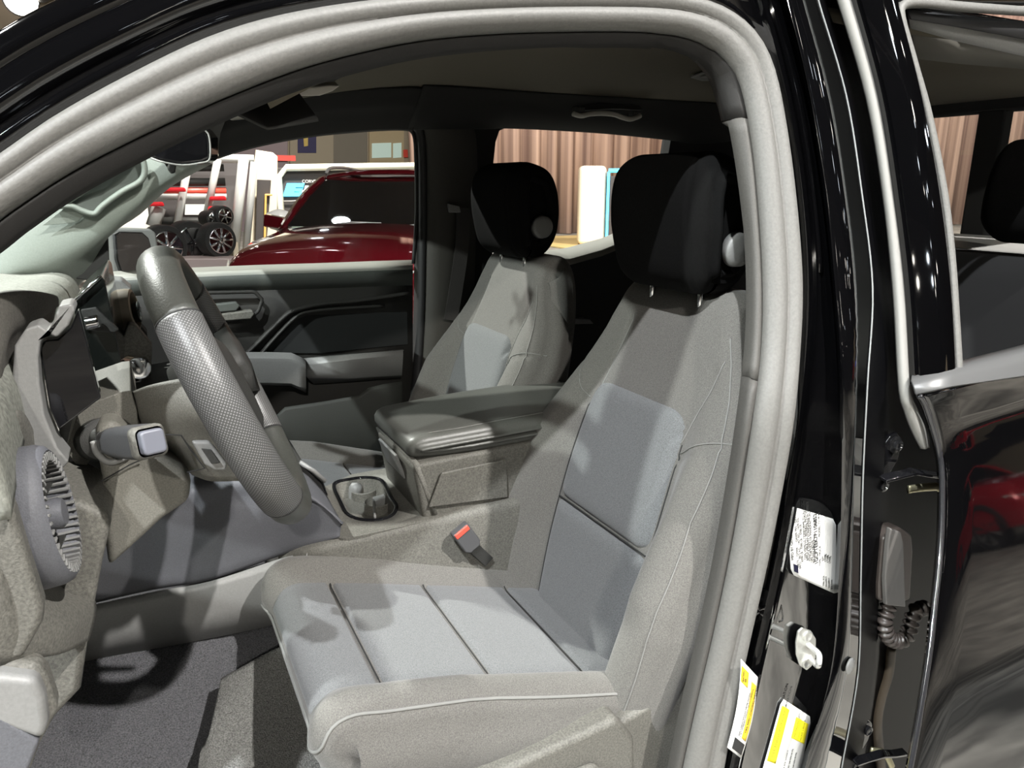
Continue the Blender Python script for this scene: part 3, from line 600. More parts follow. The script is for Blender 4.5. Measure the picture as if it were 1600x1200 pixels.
CA = ('C0', 'C1')
def L3(u, v, lift=0.004):
    f = V(C3[0]).lerp(V(C3[3]), v).lerp(V(C3[1]).lerp(V(C3[2]), v), u); return S(f.x + 5 * math.sin(math.pi * v), f.y, 0.006 - lift)
lb = thing('airbag_label', 'white warning label with amber stripe beside the grey rubber seal', 'label', tuple(L3(.5, .5)))
def l3(nm, u0, u1, v0, v1, m, lift):
    MB().grid([[L3(u0 + (u1 - u0) * a / 3, v0 + (v1 - v0) * b / 12, lift) for a in range(4)] for b in range(13)]).build(nm, m, lb, smooth=180, solid=0.0005, solid_off=0)
l3('sheet', 0, 1, 0, 1, WHITE, 0.0); l3('amber_stripe', .68, .95, .12, .80, AMB, 0.0008); l3('amber_block', .05, .48, .06, .24, AMB, 0.0008); l3('black_oval', .3, .95, .84, .97, INK, 0.0008)
def l3t(t, u, v, sz, m=INK):
    p = L3(u, v, 0.0016); text('printed_line', t, sz, p, L3(u, v - .1, 0.0016) - p, L3(u - .1, v, 0.0016) - p, m, lb, ext=0.0001)
l3t('TIRE AND LOADING INFORMATION', .82, .72, .0065); l3t('THE COMBINED WEIGHT OF OCCUPANTS', .6, .80, .0045); l3t('AND CARGO SHOULD NEVER EXCEED', .5, .80, .0045); l3t('SEATING', .2, .22, .005); l3t('AIR', .34, .2, .005)
# --- striker
p0 = onrail(1256, 1012, 'C0', 'C1', 0.004); rx = (onrail(1282, 1012, 'C0', 'C1', 0.004) - onrail(1230, 1012, 'C0', 'C1', 0.004)).normalized(); uz = (onrail(1254, 972, 'C0', 'C1', 0.004) - onrail(1250, 1052, 'C0', 'C1', 0.004)).normalized(); nn = rx.cross(uz).normalized()
if nn.y > 0: nn = -nn
st = thing('door_striker', 'bright steel door striker loop bolted to the black pillar', 'striker', tuple(p0))
outl = [(-.020, .034), (-.010, .042), (.012, .036), (.026, .020), (.028, -.018), (.018, -.036), (.006, -.044), (-.012, -.034), (-.022, -.012), (-.024, .012)]
MB().prism([p0 + rx * a + uz * b for a, b in resample([V((x, y, 0)).xy for x, y in outl] + [V(outl[0])], 40)] if False else [p0 + rx * a + uz * b for a, b in outl], nn * 0.004).build('striker_plate', STEEL, st, bevel=0.0015)
MB().tube(spl([p0 + uz * .010 + rx * .006, p0 + uz * .011 + nn * .016, p0 + uz * .010 - rx * .004 + nn * .034, p0 + uz * .002 - rx * .012 + nn * .042, p0 - uz * .010 - rx * .012 + nn * .040, p0 - uz * .016 + nn * .018 + rx * .004, p0 - uz * .016 + rx * .014], 5), 0.0048, 10, out=uz).build('striker_loop', mat('bright_steel', (0.85, 0.85, 0.83), 0.3, metal=0.6), st, smooth=180)
for s in (1, -1): MB().lathe(p0 + uz * 0.026 * s + nn * .004 + rx * .002, nn, [(0, .010), (.003, .010), (.004, .008), (.0025, .0055), (.0005, .003), (0.0005, 0)], 24).build('screw', STEEL, st)
# far striker seen through the gap by the seal
p0 = S(1186, 955, 0.036)
st = thing('seat_belt_anchor', 'small chromed wire loop on a black plate beside the grey seal', 'bracket', tuple(p0))
MB().prism([S(x, y, 0.034) for x, y in ((1176, 922), (1190, 918), (1202, 935), (1204, 968), (1196, 990), (1182, 985), (1172, 960))], (0, -.004, 0)).build('plate', mat('dark_plate', (0.05, 0.05, 0.05), 0.25, metal=0.5), st, bevel=.001)
MB().tube([S(x, y, 0.026) for x, y in ((1174, 935), (1190, 955), (1176, 962))], .003, 8).build('wire_loop', CHR, st, smooth=180)
p = onrail(1215, 958, 'B3', 'C0', 0.004)
MB().tube([p + V((a, -.006, b)) for a, b in ((0, .018), (-.005, -.004), (-.004, -.012), (.006, -.012), (.006, -.004))], .0015, 6, closed=True).build('wire_clip', CHR, BODY)
# round rubber plug
q = onrail(1327, 1040, 'D1', 'E0', 0.002)
MB().lathe(q, V((.25, -1, 0.05)), [(0, .0145), (.002, .015), (.004, .013), (.0055, .008), (.006, 0)], 32).build('rubber_plug', mat('plug_grey', (0.28, 0.28, 0.27), 0.35), BODY, smooth=180, label='round grey plug')
# --- hinges
def hinge(px, py, label, sc):
    c = S(px, py, 0.030); k = sc; ax = V((1, 0, 0)); az = V((0, 0, 1))
    h = MB().prism([c + ax * a * k + az * b * k for a, b in ((-.026, -.050), (-.008, -.058), (.014, -.050), (.016, -.018), (.030, .0), (.034, .036), (.018, .052), (.004, .050), (-.022, .020), (-.030, -.004))], (0, -.008, 0)).build('door_hinge', GBLK, BODY, bevel=.0025, label=label)
    MB().grid([[c + V((-.024, -.012, -.014)) * k, c + V((.0, -.020, -.010)) * k, c + V((.03, -.03, -.004)) * k, c + V((.06, -.035, -.012)) * k, c + V((.095, -.035, -.022)) * k], [c + V((-.024, -.030, -.018)) * k, c + V((.0, -.036, -.014)) * k, c + V((.03, -.046, -.008)) * k, c + V((.06, -.05, -.016)) * k, c + V((.095, -.05, -.026)) * k]]).build('hinge_arm', GBLK, h, solid=.006 * k, bevel=.0015, smooth=180)
    for a, b in ((.014, .032), (-.008, -.036)):
        MB().lathe(c + V((a, -.008, b)) * k, (0, -1, 0), [(0, .015 * k), (.003, .015 * k), (.004, .011 * k), (.004, .009 * k), (.010, .009 * k), (.011, .006 * k), (.009, .004 * k), (.009, 0)], 24).build('hinge_bolt', mat('bolt_black', (.012, .012, .013), .15, coat=.5), h)
    return h
hinge(1378, 722, 'upper black rear door hinge with two bolts in the pillar gap', 1.0)
hinge(1335, 1160, 'lower black rear door hinge near the bottom of the pillar gap', 1.0)
c = S(1436, 760, 0.03)
MB().tube(spl([c + V((-.03, 0, 0)), c + V((0, -.01, .002)), c + V((.04, -.02, 0))], 5), .008, 10, ry=.004).build('check_link', mat('brass_link', (0.45, 0.42, 0.28), 0.35, metal=0.8), BODY, smooth=180, label='yellowish metal door check link')
c = S(1375, 1172, 0.02)
MB().tube(spl([c + V((-.03, 0, .012)), c + V((0, -.01, 0)), c + V((.015, -.02, -.03))], 5), .007, 10, ry=.004).build('check_link', mat('brass_link', (0.45, 0.42, 0.28), 0.35), BODY, smooth=180, label='yellowish metal door check link')
# --- wiring boot
c = S(1388, 880, 0.04)
bt = thing('wiring_boot', 'dark grey rubber wiring connector with corrugated curled tube', 'cable boot', tuple(c))
BT = mat('boot_rubber', (0.055, 0.045, 0.04), 0.35, bump=0.2)
pts = [S(x, y, 0.035) for x, y in ((1358, 832), (1370, 816), (1384, 814), (1402, 826), (1404, 850), (1400, 925), (1376, 936), (1352, 926), (1352, 900))]
MB().prism(pts, (0, -.030, 0)).build('connector_body', BT, bt, bevel=.006)
pts = [S(x, y, 0.003) for x, y in ((1384, 822), (1400, 828), (1404, 845), (1406, 905), (1408, 945), (1378, 942), (1376, 900), (1380, 850))]
MB().prism(pts, (0, -.010, 0)).build('connector_cover', mat('cover_grey', (0.10, 0.095, 0.09), 0.35, bump=0.1), bt, bevel=.003)
pth = resample(spl([S(x, y, 0.012) for x, y in ((1392, 938), (1386, 955), (1382, 975), (1388, 995), (1404, 1002), (1418, 992), (1424, 972), (1430, 955), (1445, 950))], 10), 121)
vs = MB(); n = len(pth); rs = [0.0115 + 0.0035 * math.cos(2 * math.pi * i / 120 * 17) for i in range(n)]
ring = []
for i, pq in enumerate(pth):
    t = (pth[min(i + 1, n - 1)] - pth[max(i - 1, 0)]).normalized(); o = V((0, -1, 0)); o = (o - t * o.dot(t)).normalized(); sd = t.cross(o)
    ring.append([pq + (sd * math.cos(2 * math.pi * k / 16) + o * math.sin(2 * math.pi * k / 16)) * rs[i] for k in range(16)])
MB().grid(ring, closed=True).build('corrugated_tube', BT, bt, smooth=180)
# dark cable below
MB().tube(spl([S(x, y, 0.05) for x, y in ((1392, 1010), (1388, 1050), (1376, 1090), (1370, 1130), (1374, 1180), (1380, 1240))], 5), .010, 10).build('door_harness', mat('harness_brown', (0.06, 0.045, 0.03), 0.5), BODY, smooth=180)

# ================================================================== REAR DOOR
RD = thing('rear_door', 'gloss black closed rear door with grey window seal at the right edge', 'car door', tuple(S(1480, 900, -0.05)))
def rl(xs, off, pys=PY, n=6): return spl([S(x, y, off) for x, y in zip(xs, pys)], n)
# front rubber strip
pys = [-60, 0, 150, 300, 450, 600, 640, 670, 700]
sL = [1290, 1310, 1354, 1380, 1396, 1405, 1414, 1425, 1440]; sR = [1308, 1329, 1370, 1394, 1412, 1421, 1432, 1446, 1450]
sM = [(a + b) / 2 for a, b in zip(sL, sR)]
MB().grid([rl(sL, .012, pys), rl([a + 3 for a in sL], -.006, pys), rl(sM, -.012, pys), rl([b - 3 for b in sR], -.008, pys), rl(sR, .004, pys)]).build('edge_seal', mat('pale_rubber', (0.27, 0.265, 0.25), 0.5), RD, smooth=180, solid=.003, label='pale rubber edge strip')
# upper frame
pyf = [-60, 0, 150, 300, 450, 600]
fL = [1308, 1329, 1370, 1394, 1412, 1421]; fR = [1388, 1402, 1440, 1468, 1486, 1494]
def mixl(a, b, t): return [x + (y - x) * t for x, y in zip(a, b)]
MB().grid([rl(fL, .02, pyf), rl(mixl(fL, fR, .04), -.008, pyf), rl(mixl(fL, fR, .12), -.018, pyf), rl(mixl(fL, fR, .16), -.016, pyf), rl(mixl(fL, fR, .22), -.020, pyf), rl(mixl(fL, fR, .6), -.022, pyf), rl(mixl(fL, fR, .95), -.021, pyf), rl(mixl(fL, fR, 1.0), -.012, pyf), rl(mixl(fL, fR, 1.03), .01, pyf)]).build('window_frame', PAINT, RD, smooth=60, solid=.003, label='gloss black upright frame')
# window seal loop
ws = spl([S(x, y, -.018) for x, y in ((1700, 22), (1600, 17), (1500, 10), (1440, 4), (1412, 8), (1408, 28), (1425, 90), (1450, 180), (1474, 300), (1486, 400), (1493, 500), (1499, 600))], 8)
MB().sweep(ws, [(-.0075, -.004), (-.007, .003), (-.003, .006), (.003, .006), (.007, .003), (.0075, -.004)], V((0, -1, .28))).build('window_seal', RUB, RD, smooth=180, label='grey window seal')
# header of door above window
MB().grid([[S(x, y, o) for x in (1395, 1450, 1520, 1600, 1760)] for y, o in ((-80, .02), (-40, -.01), (-12, -.016), (2, -.012), (9, -.006))]).build('door_header', PAINT, RD, smooth=60, solid=.003)
# channels above the glass inside the frame
def band(nm, a, b, oa, ob, m):
    return MB().grid([[S(x, y, oa) for x, y in a], [S(x, y, ob) for x, y in b]]).build(nm, m, RD, smooth=60, solid=.004)
band('glass_channel', [(1418, 14), (1500, 24), (1600, 33), (1760, 48)], [(1425, 30), (1500, 42), (1600, 60), (1760, 85)], 0.0, .006, RUBD)
band('glass_channel', [(1420, 24), (1500, 34), (1600, 52), (1760, 80)], [(1424, 45), (1500, 66), (1600, 88), (1760, 120)], .010, .03, PLL)
band('inner_header_trim', [(1424, 42), (1500, 60), (1600, 80), (1760, 112)], [(1432, 92), (1500, 100), (1600, 108), (1760, 122)], .05, .09, mat('header_trim', (0.12, 0.115, 0.10), 0.7))
# belt moulding
bm_t = [(1425, 588), (1490, 574), (1600, 546), (1760, 505)]; bm_b = [(1432, 618), (1490, 606), (1600, 590), (1760, 566)]
MB().grid([[S(x, y - 8, .006) for x, y in bm_t], [S(x, y, -.020) for x, y in bm_t], [S(x, y + 6, -.028) for x, y in bm_t], [S(x * 0.5 + u * 0.5, y * .5 + w * .5, -.034) for (x, y), (u, w) in zip(bm_t, bm_b)], [S(x, y - 3, -.038) for x, y in bm_b], [S(x, y, -.030) for x, y in bm_b]]).build('belt_moulding', mat('moulding_grey', (0.11, 0.11, 0.11), 0.4, metal=0.2), RD, smooth=50, solid=.003, label='satin grey belt moulding')
# lower skin: leans outward below the belt
pyl = [618, 640, 700, 750, 850, 950, 1050, 1200, 1340]
LE = [1432, 1444, 1462, 1468, 1466, 1456, 1444, 1418, 1388]
def lo(z):   # outward bulge of the lower door skin
    return -0.03 - 0.325 * max(0, 1.19 - z) + 0.10 * max(0, 0.80 - z)
def SL(px, py, d=0.0):
    y = -0.05
    for _ in range(40):
        p = G(px, py, y); y = 0.5 * y + 0.5 * (lo(p.z) + d)
    return G(px, py, y)
cols = [spl([SL(x, y, .035) for x, y in zip([l - 4 for l in LE], pyl)], 5), spl([SL(x, y, .010) for x, y in zip([l + 2 for l in LE], pyl)], 5), spl([SL(x, y, .002) for x, y in zip([l + 10 for l in LE], pyl)], 5), spl([SL(x, y, 0) for x, y in zip([l + 18 for l in LE], pyl)], 5)]
base = cols[-1]
for dx in (0.06, 0.14, 0.25, 0.4, 0.6): cols.append([V((p.x + dx, lo(p.z), p.z + .05 * dx)) for p in base])
MB().grid(cols).build('door_skin', PAINT, RD, smooth=70, solid=.004, solid_off=1, label='gloss black lower door skin')
MB().tube(spl([SL(x + 4, y, -.001) for x, y in zip(LE, pyl)], 5), .0045, 8, ry=.0045).build('door_edge', mat('edge_black', (0.02, 0.02, 0.022), 0.15, coat=0.8), RD, smooth=180)

# ================================================================== CABIN SHELL (far side, roof, floor)
CAB = thing('cabin_shell', 'dark cloth roof lining and far side trim inside the cabin', 'car interior', (0.8, 1.3, 1.2))
# headliner: near edge to far edge, gently arched
hx = [0.16, 0.24, 0.38, 0.7, 1.1, 1.5, 1.9, 2.4]
def hz(x, v):   # v across 0..1
    k = max(0, 0.60 - x) / 0.47; tail = -0.03 * max(0, x - 1.9)
    return 1.84 - .10 * k ** 1.3 + tail - (.035 + .06 * k) * abs(2 * v - 1) ** 3.2 * (1 if v > .5 else .25 + .75 * k)
rowsH = []
for x in hx:
    rowsH.append([V((x, 0.21 - .05 * max(0, .3 - x) + 1.15 * v, hz(x, v))) for v in [0, .04, .1, .2, .35, .5, .65, .8, .9, .96, 1]])
MB().grid(patch(rowsH, 4)).build('headliner', HEAD, CAB, smooth=180, solid=.02, solid_off=1, label='dark brown grey cloth roof lining')
# outer roof skin above it
MB().grid([[p + V((0, 0, .035)) for p in r] for r in patch([[V((x, 0.19 + 1.20 * v, hz(x, v) - .0)) for v in [0, .1, .3, .5, .7, .9, 1]] for x in hx], 3)]).build('roof_skin', PAINT, CAB, smooth=180, solid=.006, solid_off=1)
# windscreen header, a lip across the front of the roof
MB().grid(spl_rows := [[V((0.16 + dx, 0.23 + 1.13 * v, hz(.16, v) + dz)) for v in [0, .1, .3, .5, .7, .9, 1]] for dx, dz in ((0.0, 0.02), (-.03, -.005), (0.0, -.018), (.06, -.006))]).build('header_lip', mat('header_dark', (0.03, 0.03, 0.028), 0.8), CAB, smooth=180, solid=.004)
# far side roof band over the doors (dark), down to the window tops
FT = [(258, 281), (290, 262), (330, 243), (400, 222), (480, 207), (560, 199), (620, 196), (645, 198)]
top = spl([G(x, y, 1.36) for x, y in FT], 6)
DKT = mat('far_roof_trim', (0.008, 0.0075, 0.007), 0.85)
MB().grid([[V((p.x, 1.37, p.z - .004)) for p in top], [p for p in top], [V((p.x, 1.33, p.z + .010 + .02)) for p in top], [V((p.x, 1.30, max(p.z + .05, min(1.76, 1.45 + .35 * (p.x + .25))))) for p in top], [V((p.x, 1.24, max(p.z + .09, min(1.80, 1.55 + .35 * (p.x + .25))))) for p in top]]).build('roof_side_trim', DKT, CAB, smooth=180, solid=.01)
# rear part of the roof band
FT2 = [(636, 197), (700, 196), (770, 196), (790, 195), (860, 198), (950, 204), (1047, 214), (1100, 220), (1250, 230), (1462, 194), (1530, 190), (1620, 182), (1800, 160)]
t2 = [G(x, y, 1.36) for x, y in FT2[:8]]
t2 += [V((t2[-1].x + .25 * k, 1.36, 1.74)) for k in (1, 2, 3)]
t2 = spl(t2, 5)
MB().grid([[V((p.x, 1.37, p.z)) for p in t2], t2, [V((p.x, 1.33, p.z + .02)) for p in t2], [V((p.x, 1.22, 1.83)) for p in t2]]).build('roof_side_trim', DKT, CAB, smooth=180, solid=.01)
# far middle pillar trim with black gasket in front
BPM = mat('far_pillar_trim', (0.045, 0.042, 0.036), 0.7, var=.08)
bl = [(640, 186), (652, 215), (655, 300), (654, 400), (652, 500), (646, 600), (640, 680)]
g0 = spl([G(x, y, 1.40) for x, y in bl], 5)
MB().grid([[p + V((0, .03, 0)) for p in g0], [p + V((.004, -.012, 0)) for p in g0], [p + V((.016, -.014, 0)) for p in g0], [p + V((.022, 0, 0)) for p in g0]]).build('door_gasket', RUBD, CAB, smooth=180, solid=.003)
MB().grid([[p + V((.020, 0, 0)) for p in g0], [p + V((.028, -.022, 0)) for p in g0], [p + V((.055, -.03, 0)) for p in g0], [p + V((.09, -.028, 0)) for p in g0], [p + V((.17, -.02, 0)) for p in g0], [p + V((.20, .02, 0)) for p in g0]]).build('far_pillar_trim', BPM, CAB, smooth=180, solid=.006)
# black rear part of that pillar up to the rear window
bq = [G(x, y, 1.385) for x, y in ((770, 196), (775, 215), (772, 300), (772, 420))]
MB().prism([V((.90, 1.385, 1.76)), V((1.00, 1.385, 1.76)), G(795, 198, 1.385), G(781, 204, 1.385), G(775, 222, 1.385), G(771, 260, 1.385), G(770, 420, 1.385), V((.88, 1.385, 1.0))], (0, .05, 0)).build('rear_pillar_face', DKT, CAB, bevel=.004)
# rear far door inner frame above belt: C pillar piece right of the rear window
MB().prism([G(1049, 214, 1.385), G(1044, 245, 1.385), G(1015, 420, 1.385), V((2.6, 1.385, 1.2)), V((2.9, 1.385, 1.80)), V((2.2, 1.385, 1.80))][:3] + [V((2.02, 1.385, 1.28)), V((2.02, 1.385, 1.80)), V((1.70, 1.385, 1.80))], (0, .05, 0)).build('rear_corner_trim', DKT, CAB, bevel=.004)
# back wall of the cab with rear window opening
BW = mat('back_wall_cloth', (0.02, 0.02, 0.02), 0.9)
XB = 2.45
MB().box((XB, .75, .95), (.05, 1.36, .70)).box((XB, .14, 1.5), (.05, .12, .6)).box((XB, 1.36, 1.5), (.05, .14, .6)).box((XB, .75, 1.83), (.05, 1.36, .08)).box((XB, .765, 1.55), (.05, .085, .5)).build('cab_back_wall', BW, CAB, smooth=0, bevel=.01)
MB().box((XB + .02, .75, 1.55), (.004, 1.1, .50)).build('rear_window_glass', GLASS, CAB, smooth=0)
# floor, firewall
struct_floor = patch([[V((-.75, .05, .60)), V((-.75, .3, .62)), V((-.75, .62, .80))], [V((-.3, .05, .56)), V((-.3, .3, .56)), V((-.3, .50, .60))], [V((.3, .05, .55)), V((.3, .3, .55)), V((.3, .50, .60))], [V((1.0, .08, .55)), V((1.0, .3, .55)), V((1.0, .5, .58))]], 4)
MB().grid(struct_floor).build('cabin_floor', CARP, CAB, smooth=180, solid=.01)
MB().box((1.65, .79, .53), (1.6, 1.22, .03)).build('rear_cabin_floor', CARP, CAB, smooth=0)
MB().box((.2, 1.15, .53), (1.9, .75, .03)).build('far_cabin_floor', CARP, CAB, smooth=0)
MB().box((-.78, .72, .9), (.04, 1.5, .8)).build('firewall', DKT, CAB, smooth=0)
# carpeted side of the tunnel
ct = [[G(20, 1060, .665), G(150, 1026, .665), G(300, 1002, .665), G(430, 975, .665), G(520, 960, .665)],
      [G(20, 1120, .60), G(150, 1075, .60), G(300, 1055, .60), G(430, 1030, .60), G(520, 1020, .60)],
      [G(0, 1200, .50), G(150, 1150, .50), G(300, 1130, .50), G(430, 1110, .50), G(540, 1090, .50)],
      [G(0, 1300, .38), G(150, 1260, .38), G(300, 1240, .38), G(430, 1230, .38), G(560, 1220, .38)],
      [G(0, 1500, .20), G(150, 1480, .20), G(300, 1450, .20), G(430, 1430, .20), G(560, 1420, .20)]]
MB().grid(patch(ct, 5)).build('tunnel_carpet', CARP, CAB, smooth=180, solid=.008, label='speckled grey carpet on the footwell side')
# floor mat whose edge and heel step catch the light
mt = [[G(345, 1060, .52), G(372, 1045, .52), G(440, 1010, .52), G(520, 990, .52)], [G(335, 1110, .45), G(362, 1100, .45), G(440, 1090, .45), G(540, 1080, .45)], [G(325, 1165, .38), G(345, 1168, .38), G(440, 1160, .38), G(560, 1150, .38)], [G(318, 1300, .25), G(340, 1300, .25), G(440, 1300, .25), G(570, 1300, .25)]]
fm = MB().grid(patch(mt, 5)).build('floor_mat', mat('mat_carpet', (0.15, 0.15, 0.142), 1.0, var=0.5, vscale=420, bump=1.0, bscale=500, bdist=.004), None, smooth=180, solid=.02, solid_off=-1)
tag(fm, 'lighter grey carpet floor mat in front of the driver seat', 'floor mat')
# windscreen
wv = [[V((.15, .18 + 1.16 * v, 1.745 - .03 * (2 * v - 1) ** 2)) for v in (0, .25, .5, .75, 1)], [V((-.72, .10 + 1.32 * v, 1.36 - .04 * (2 * v - 1) ** 2)) for v in (0, .25, .5, .75, 1)]]
MB().grid(wv).build('windscreen', GLASS, CAB, smooth=180)

# ================================================================== FAR WINDSCREEN PILLAR WITH GRAB HANDLE
AP = thing('windscreen_pillar_trim', 'grey green far windscreen pillar trim behind the steering wheel', 'pillar trim', tuple(G(150, 330, 1.34)))
def AY(px, py, d=0):   # pillar surface leans inward with height
    y = 1.34
    for _ in range(30):
        p = G(px, py, y); y = .5 * y + .5 * (1.40 - .22 * max(0, p.z - 1.33) + d)
    return G(px, py, y)
r0 = [(-60, 420), (0, 372), (50, 335), (110, 296), (170, 262), (230, 228), (300, 190)]
r1 = [(-60, 440), (0, 392), (52, 352), (112, 312), (172, 280), (232, 246), (302, 208)]
r2 = [(-60, 470), (0, 430), (60, 400), (125, 368), (190, 325), (250, 282), (318, 240)]
r3 = [(-60, 490), (0, 440), (80, 425), (148, 385), (205, 335), (258, 292), (322, 252)]
r4 = [(-60, 500), (0, 450), (120, 445), (168, 372), (218, 335), (268, 291), (330, 256)]
MB().grid(patch([[AY(x, y, d) for x, y in r] for r, d in ((r0, .05), (r0, .02), (r1, -.005), (r2, -.03), (r3, -.02), (r4, .03), (r4, .06))], 4)).build('pillar_cover', PILT, AP, smooth=180, solid=.004)
# grab handle: raised rounded frame around a recess
ho = [(88, 322), (100, 318), (150, 285), (200, 255), (215, 240), (222, 246), (226, 268), (218, 284), (190, 300), (160, 322), (148, 334), (130, 330), (112, 322)]
hp = resample(spl([AY(x, y, -.045) for x, y in ho], 5, closed=True), 80, closed=True)
MB().tube(hp, .007, 10, closed=True, ry=.010).build('grab_handle', PILT, AP, smooth=180)
hc = sum(hp, V((0, 0, 0))) / len(hp)
MB().add([p.lerp(hc, .03) + V((0, .006, 0)) for p in hp] + [hc + V((0, .030, 0))], [(i, (i + 1) % 80, 80) for i in range(80)]).build('handle_recess', mat('recess_green_grey', (0.10, 0.115, 0.105), 0.6), AP, smooth=180)
sp = [AY(x, y, -.034) for x, y in ((66, 352), (105, 322), (134, 334), (122, 346), (100, 350))]
MB().prism(sp, (0, -.002, 0)).build('speaker_cover', PILT, AP, bevel=.001)
# lower corner sail panel, black, in front of the far mirror
pts = [G(x, y, 1.41) for x, y in ((118, 424), (128, 385), (150, 362), (168, 350), (172, 436), (150, 440), (118, 436))]
MB().prism(pts, (0, .03, 0)).build('corner_panel', mat('corner_black', (0.02, 0.021, 0.02), 0.7), AP, bevel=.004)

# ================================================================== FAR FRONT DOOR
FD = thing('passenger_door', 'closed passenger door with dark trim and lit grey armrest', 'car door', tuple(G(450, 500, 1.42)))
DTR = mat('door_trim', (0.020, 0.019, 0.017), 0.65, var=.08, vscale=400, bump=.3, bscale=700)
DTL = mat('door_trim_light', (0.20, 0.20, 0.19), 0.6, var=.1, vscale=400, bump=.3, bscale=700)
GRT = mat('door_upper_grey', (0.075, 0.082, 0.075), 0.6, var=.08)
# sill roll, panel
xs = [150, 220, 300, 400, 500, 580, 645]
sill_t = [431, 428, 424, 420, 417, 414, 412]
rowsD = []
for dy, dd in ((-6, .075), (0, .03), (3, -.005), (9, -.022), (18, -.020), (34, -.016), (75, -.014), (120, -.010), (240, .0), (330, .01)):
    rowsD.append([G(x, y + dy, 1.42 + dd) for x, y in zip(xs, sill_t)])
MB().grid(rowsD[:4]).build('window_sill', mat('lit_sill', (0.30, 0.30, 0.27), 0.6, bump=.2), FD, smooth=180, solid=.004, label='window sill coloured pale as lit')  # pale colour stands for the light falling along the sill
MB().grid(rowsD[3:6]).build('upper_trim', GRT, FD, smooth=180, solid=.004)
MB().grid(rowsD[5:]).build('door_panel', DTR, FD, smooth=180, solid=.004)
# handle bezel and pull
bz = [(296, 458), (398, 456), (410, 468), (404, 486), (392, 496), (330, 503), (300, 500)]
MB().tube(resample(spl([G(x, y, 1.385) for x, y in bz], 1, closed=True), 60, closed=True), .005, 8, closed=True).build('handle_bezel', DTR, FD, smooth=180); HB = bpy.data.objects['handle_bezel']
MB().prism([G(x, y, 1.40) for x, y in ((322, 486), (330, 474), (368, 470), (374, 476), (368, 484), (326, 488))], (0, -.022, 0)).build('inner_handle', GRT, HB, bevel=.004)
MB().prism([G(x, y, 1.40) for x, y in ((328, 490), (392, 482), (396, 488), (390, 496), (334, 500))], (0, -.03, 0)).build('lock_switch_panel', PLA, HB, bevel=.004)
# sweeping trim ribs
for pl, w in ((((385, 552), (398, 540), (440, 498), (462, 484), (510, 474), (560, 470), (640, 458)), .006), (((408, 552), (425, 532), (458, 498), (480, 487), (530, 482), (600, 478)), .005)):
    MB().tube(spl([G(x, y, 1.403) for x, y in pl], 5), w, 8, ry=.012).build('trim_rib', DTR, FD, smooth=180)
MB().prism([G(x, y, 1.41) for x, y in ((412, 552), (428, 532), (460, 500), (482, 490), (540, 484), (636, 470), (637, 538), (500, 552))], (0, -.004, 0)).build('door_insert', mat('insert_black', (0.008, 0.009, 0.009), 0.8), FD, bevel=.003)
# armrest body
def shelf(pts_top, dz_rows, name, m, y0, y1, **k):
    return None
at = [(290, 551), (340, 550), (420, 550), (455, 551), (466, 556), (478, 562)]
MB().grid([[G(x, y, 1.40) for x, y in at], [G(x, y, 1.32) for x, y in at], [G(x, y + 10, 1.29) for x, y in at], [G(x, y + 16, 1.29) for x, y in at], [G(x, min(y + 48, 640 - (x - 380) * .35), 1.31) for x, y in at], [G(x, y + 52, 1.40) for x, y in at]]).build('armrest', PLL, FD, smooth=50, solid=.004)
MB().grid([[G(x, y, 1.40) for x, y in ((470, 560), (550, 552), (632, 545))], [G(x, y, 1.345) for x, y in ((470, 562), (550, 554), (630, 547))], [G(x, y, 1.335) for x, y in ((470, 572), (550, 562), (630, 554))], [G(x, y, 1.36) for x, y in ((480, 590), (550, 590), (628, 586))], [G(x, y, 1.40) for x, y in ((490, 600), (550, 596), (626, 590))]]).build('armrest', PLL, FD, smooth=60, solid=.004)
# map pocket
MB().grid([[G(x, y, 1.34) for x, y in ((425, 655), (445, 636), (500, 628), (560, 618), (575, 606), (600, 600), (628, 596))], [G(x, y, 1.335) for x, y in ((425, 662), (447, 642), (500, 634), (560, 624), (580, 612), (604, 606), (628, 602))], [G(x, y, 1.35) for x, y in ((410, 760), (450, 760), (500, 760), (560, 760), (580, 760), (604, 760), (628, 760))]]).build('map_pocket', mat('pocket_dark', (.028, .030, .026), .7, bump=.3), FD, smooth=60, solid=.004)
# door glass
MB().grid([[G(x, y, 1.43) for x in (150, 300, 450, 600, 650)] for y in (180, 300, 435)]).build('window_glass', GLASS, FD, smooth=180)
MB().tube(spl([G(x, y, 1.415) for x, y in ((646, 412), (651, 330), (650, 250), (647, 212), (636, 199))], 5), .006, 8).build('window_seal', RUBD, FD, smooth=180)
# far side mirror
m0 = G(210, 396, 1.68)
SM = thing('side_mirror', 'far side mirror reflecting the curtain, seen above the wheel', 'mirror', tuple(m0))
mo = [(172, 362), (180, 357), (236, 357), (245, 364), (248, 385), (250, 440), (178, 440), (174, 400)]
MB().prism([G(x, y, 1.68) + V((0, 0, 0)) for x, y in mo], (-.06, .10, 0)).build('mirror_housing', mat('mirror_shell', (0.16, 0.16, 0.15), 0.5), SM, bevel=.010)
mg = [(179, 366), (186, 362), (222, 363), (232, 372), (238, 392), (241, 405), (220, 430), (204, 436), (190, 430), (182, 405)]
NM = V((.80, -.59, .07)).normalized(); M0 = G(225, 396, 1.60)
def GM(px, py):
    d = ray(px, py); return CAM + d * ((M0 - CAM).dot(NM) / d.dot(NM))
mp = [GM(x, y) for x, y in mg]
MB().prism(mp, -NM * .006).build('mirror_bezel', RUBD, SM, bevel=0)
cc = sum(mp, V((0, 0, 0))) / len(mp)
MB().prism([cc + (p - cc) * .94 + NM * .002 for p in mp], -NM * .003).build('mirror_glass', MIRG, SM, smooth=0)
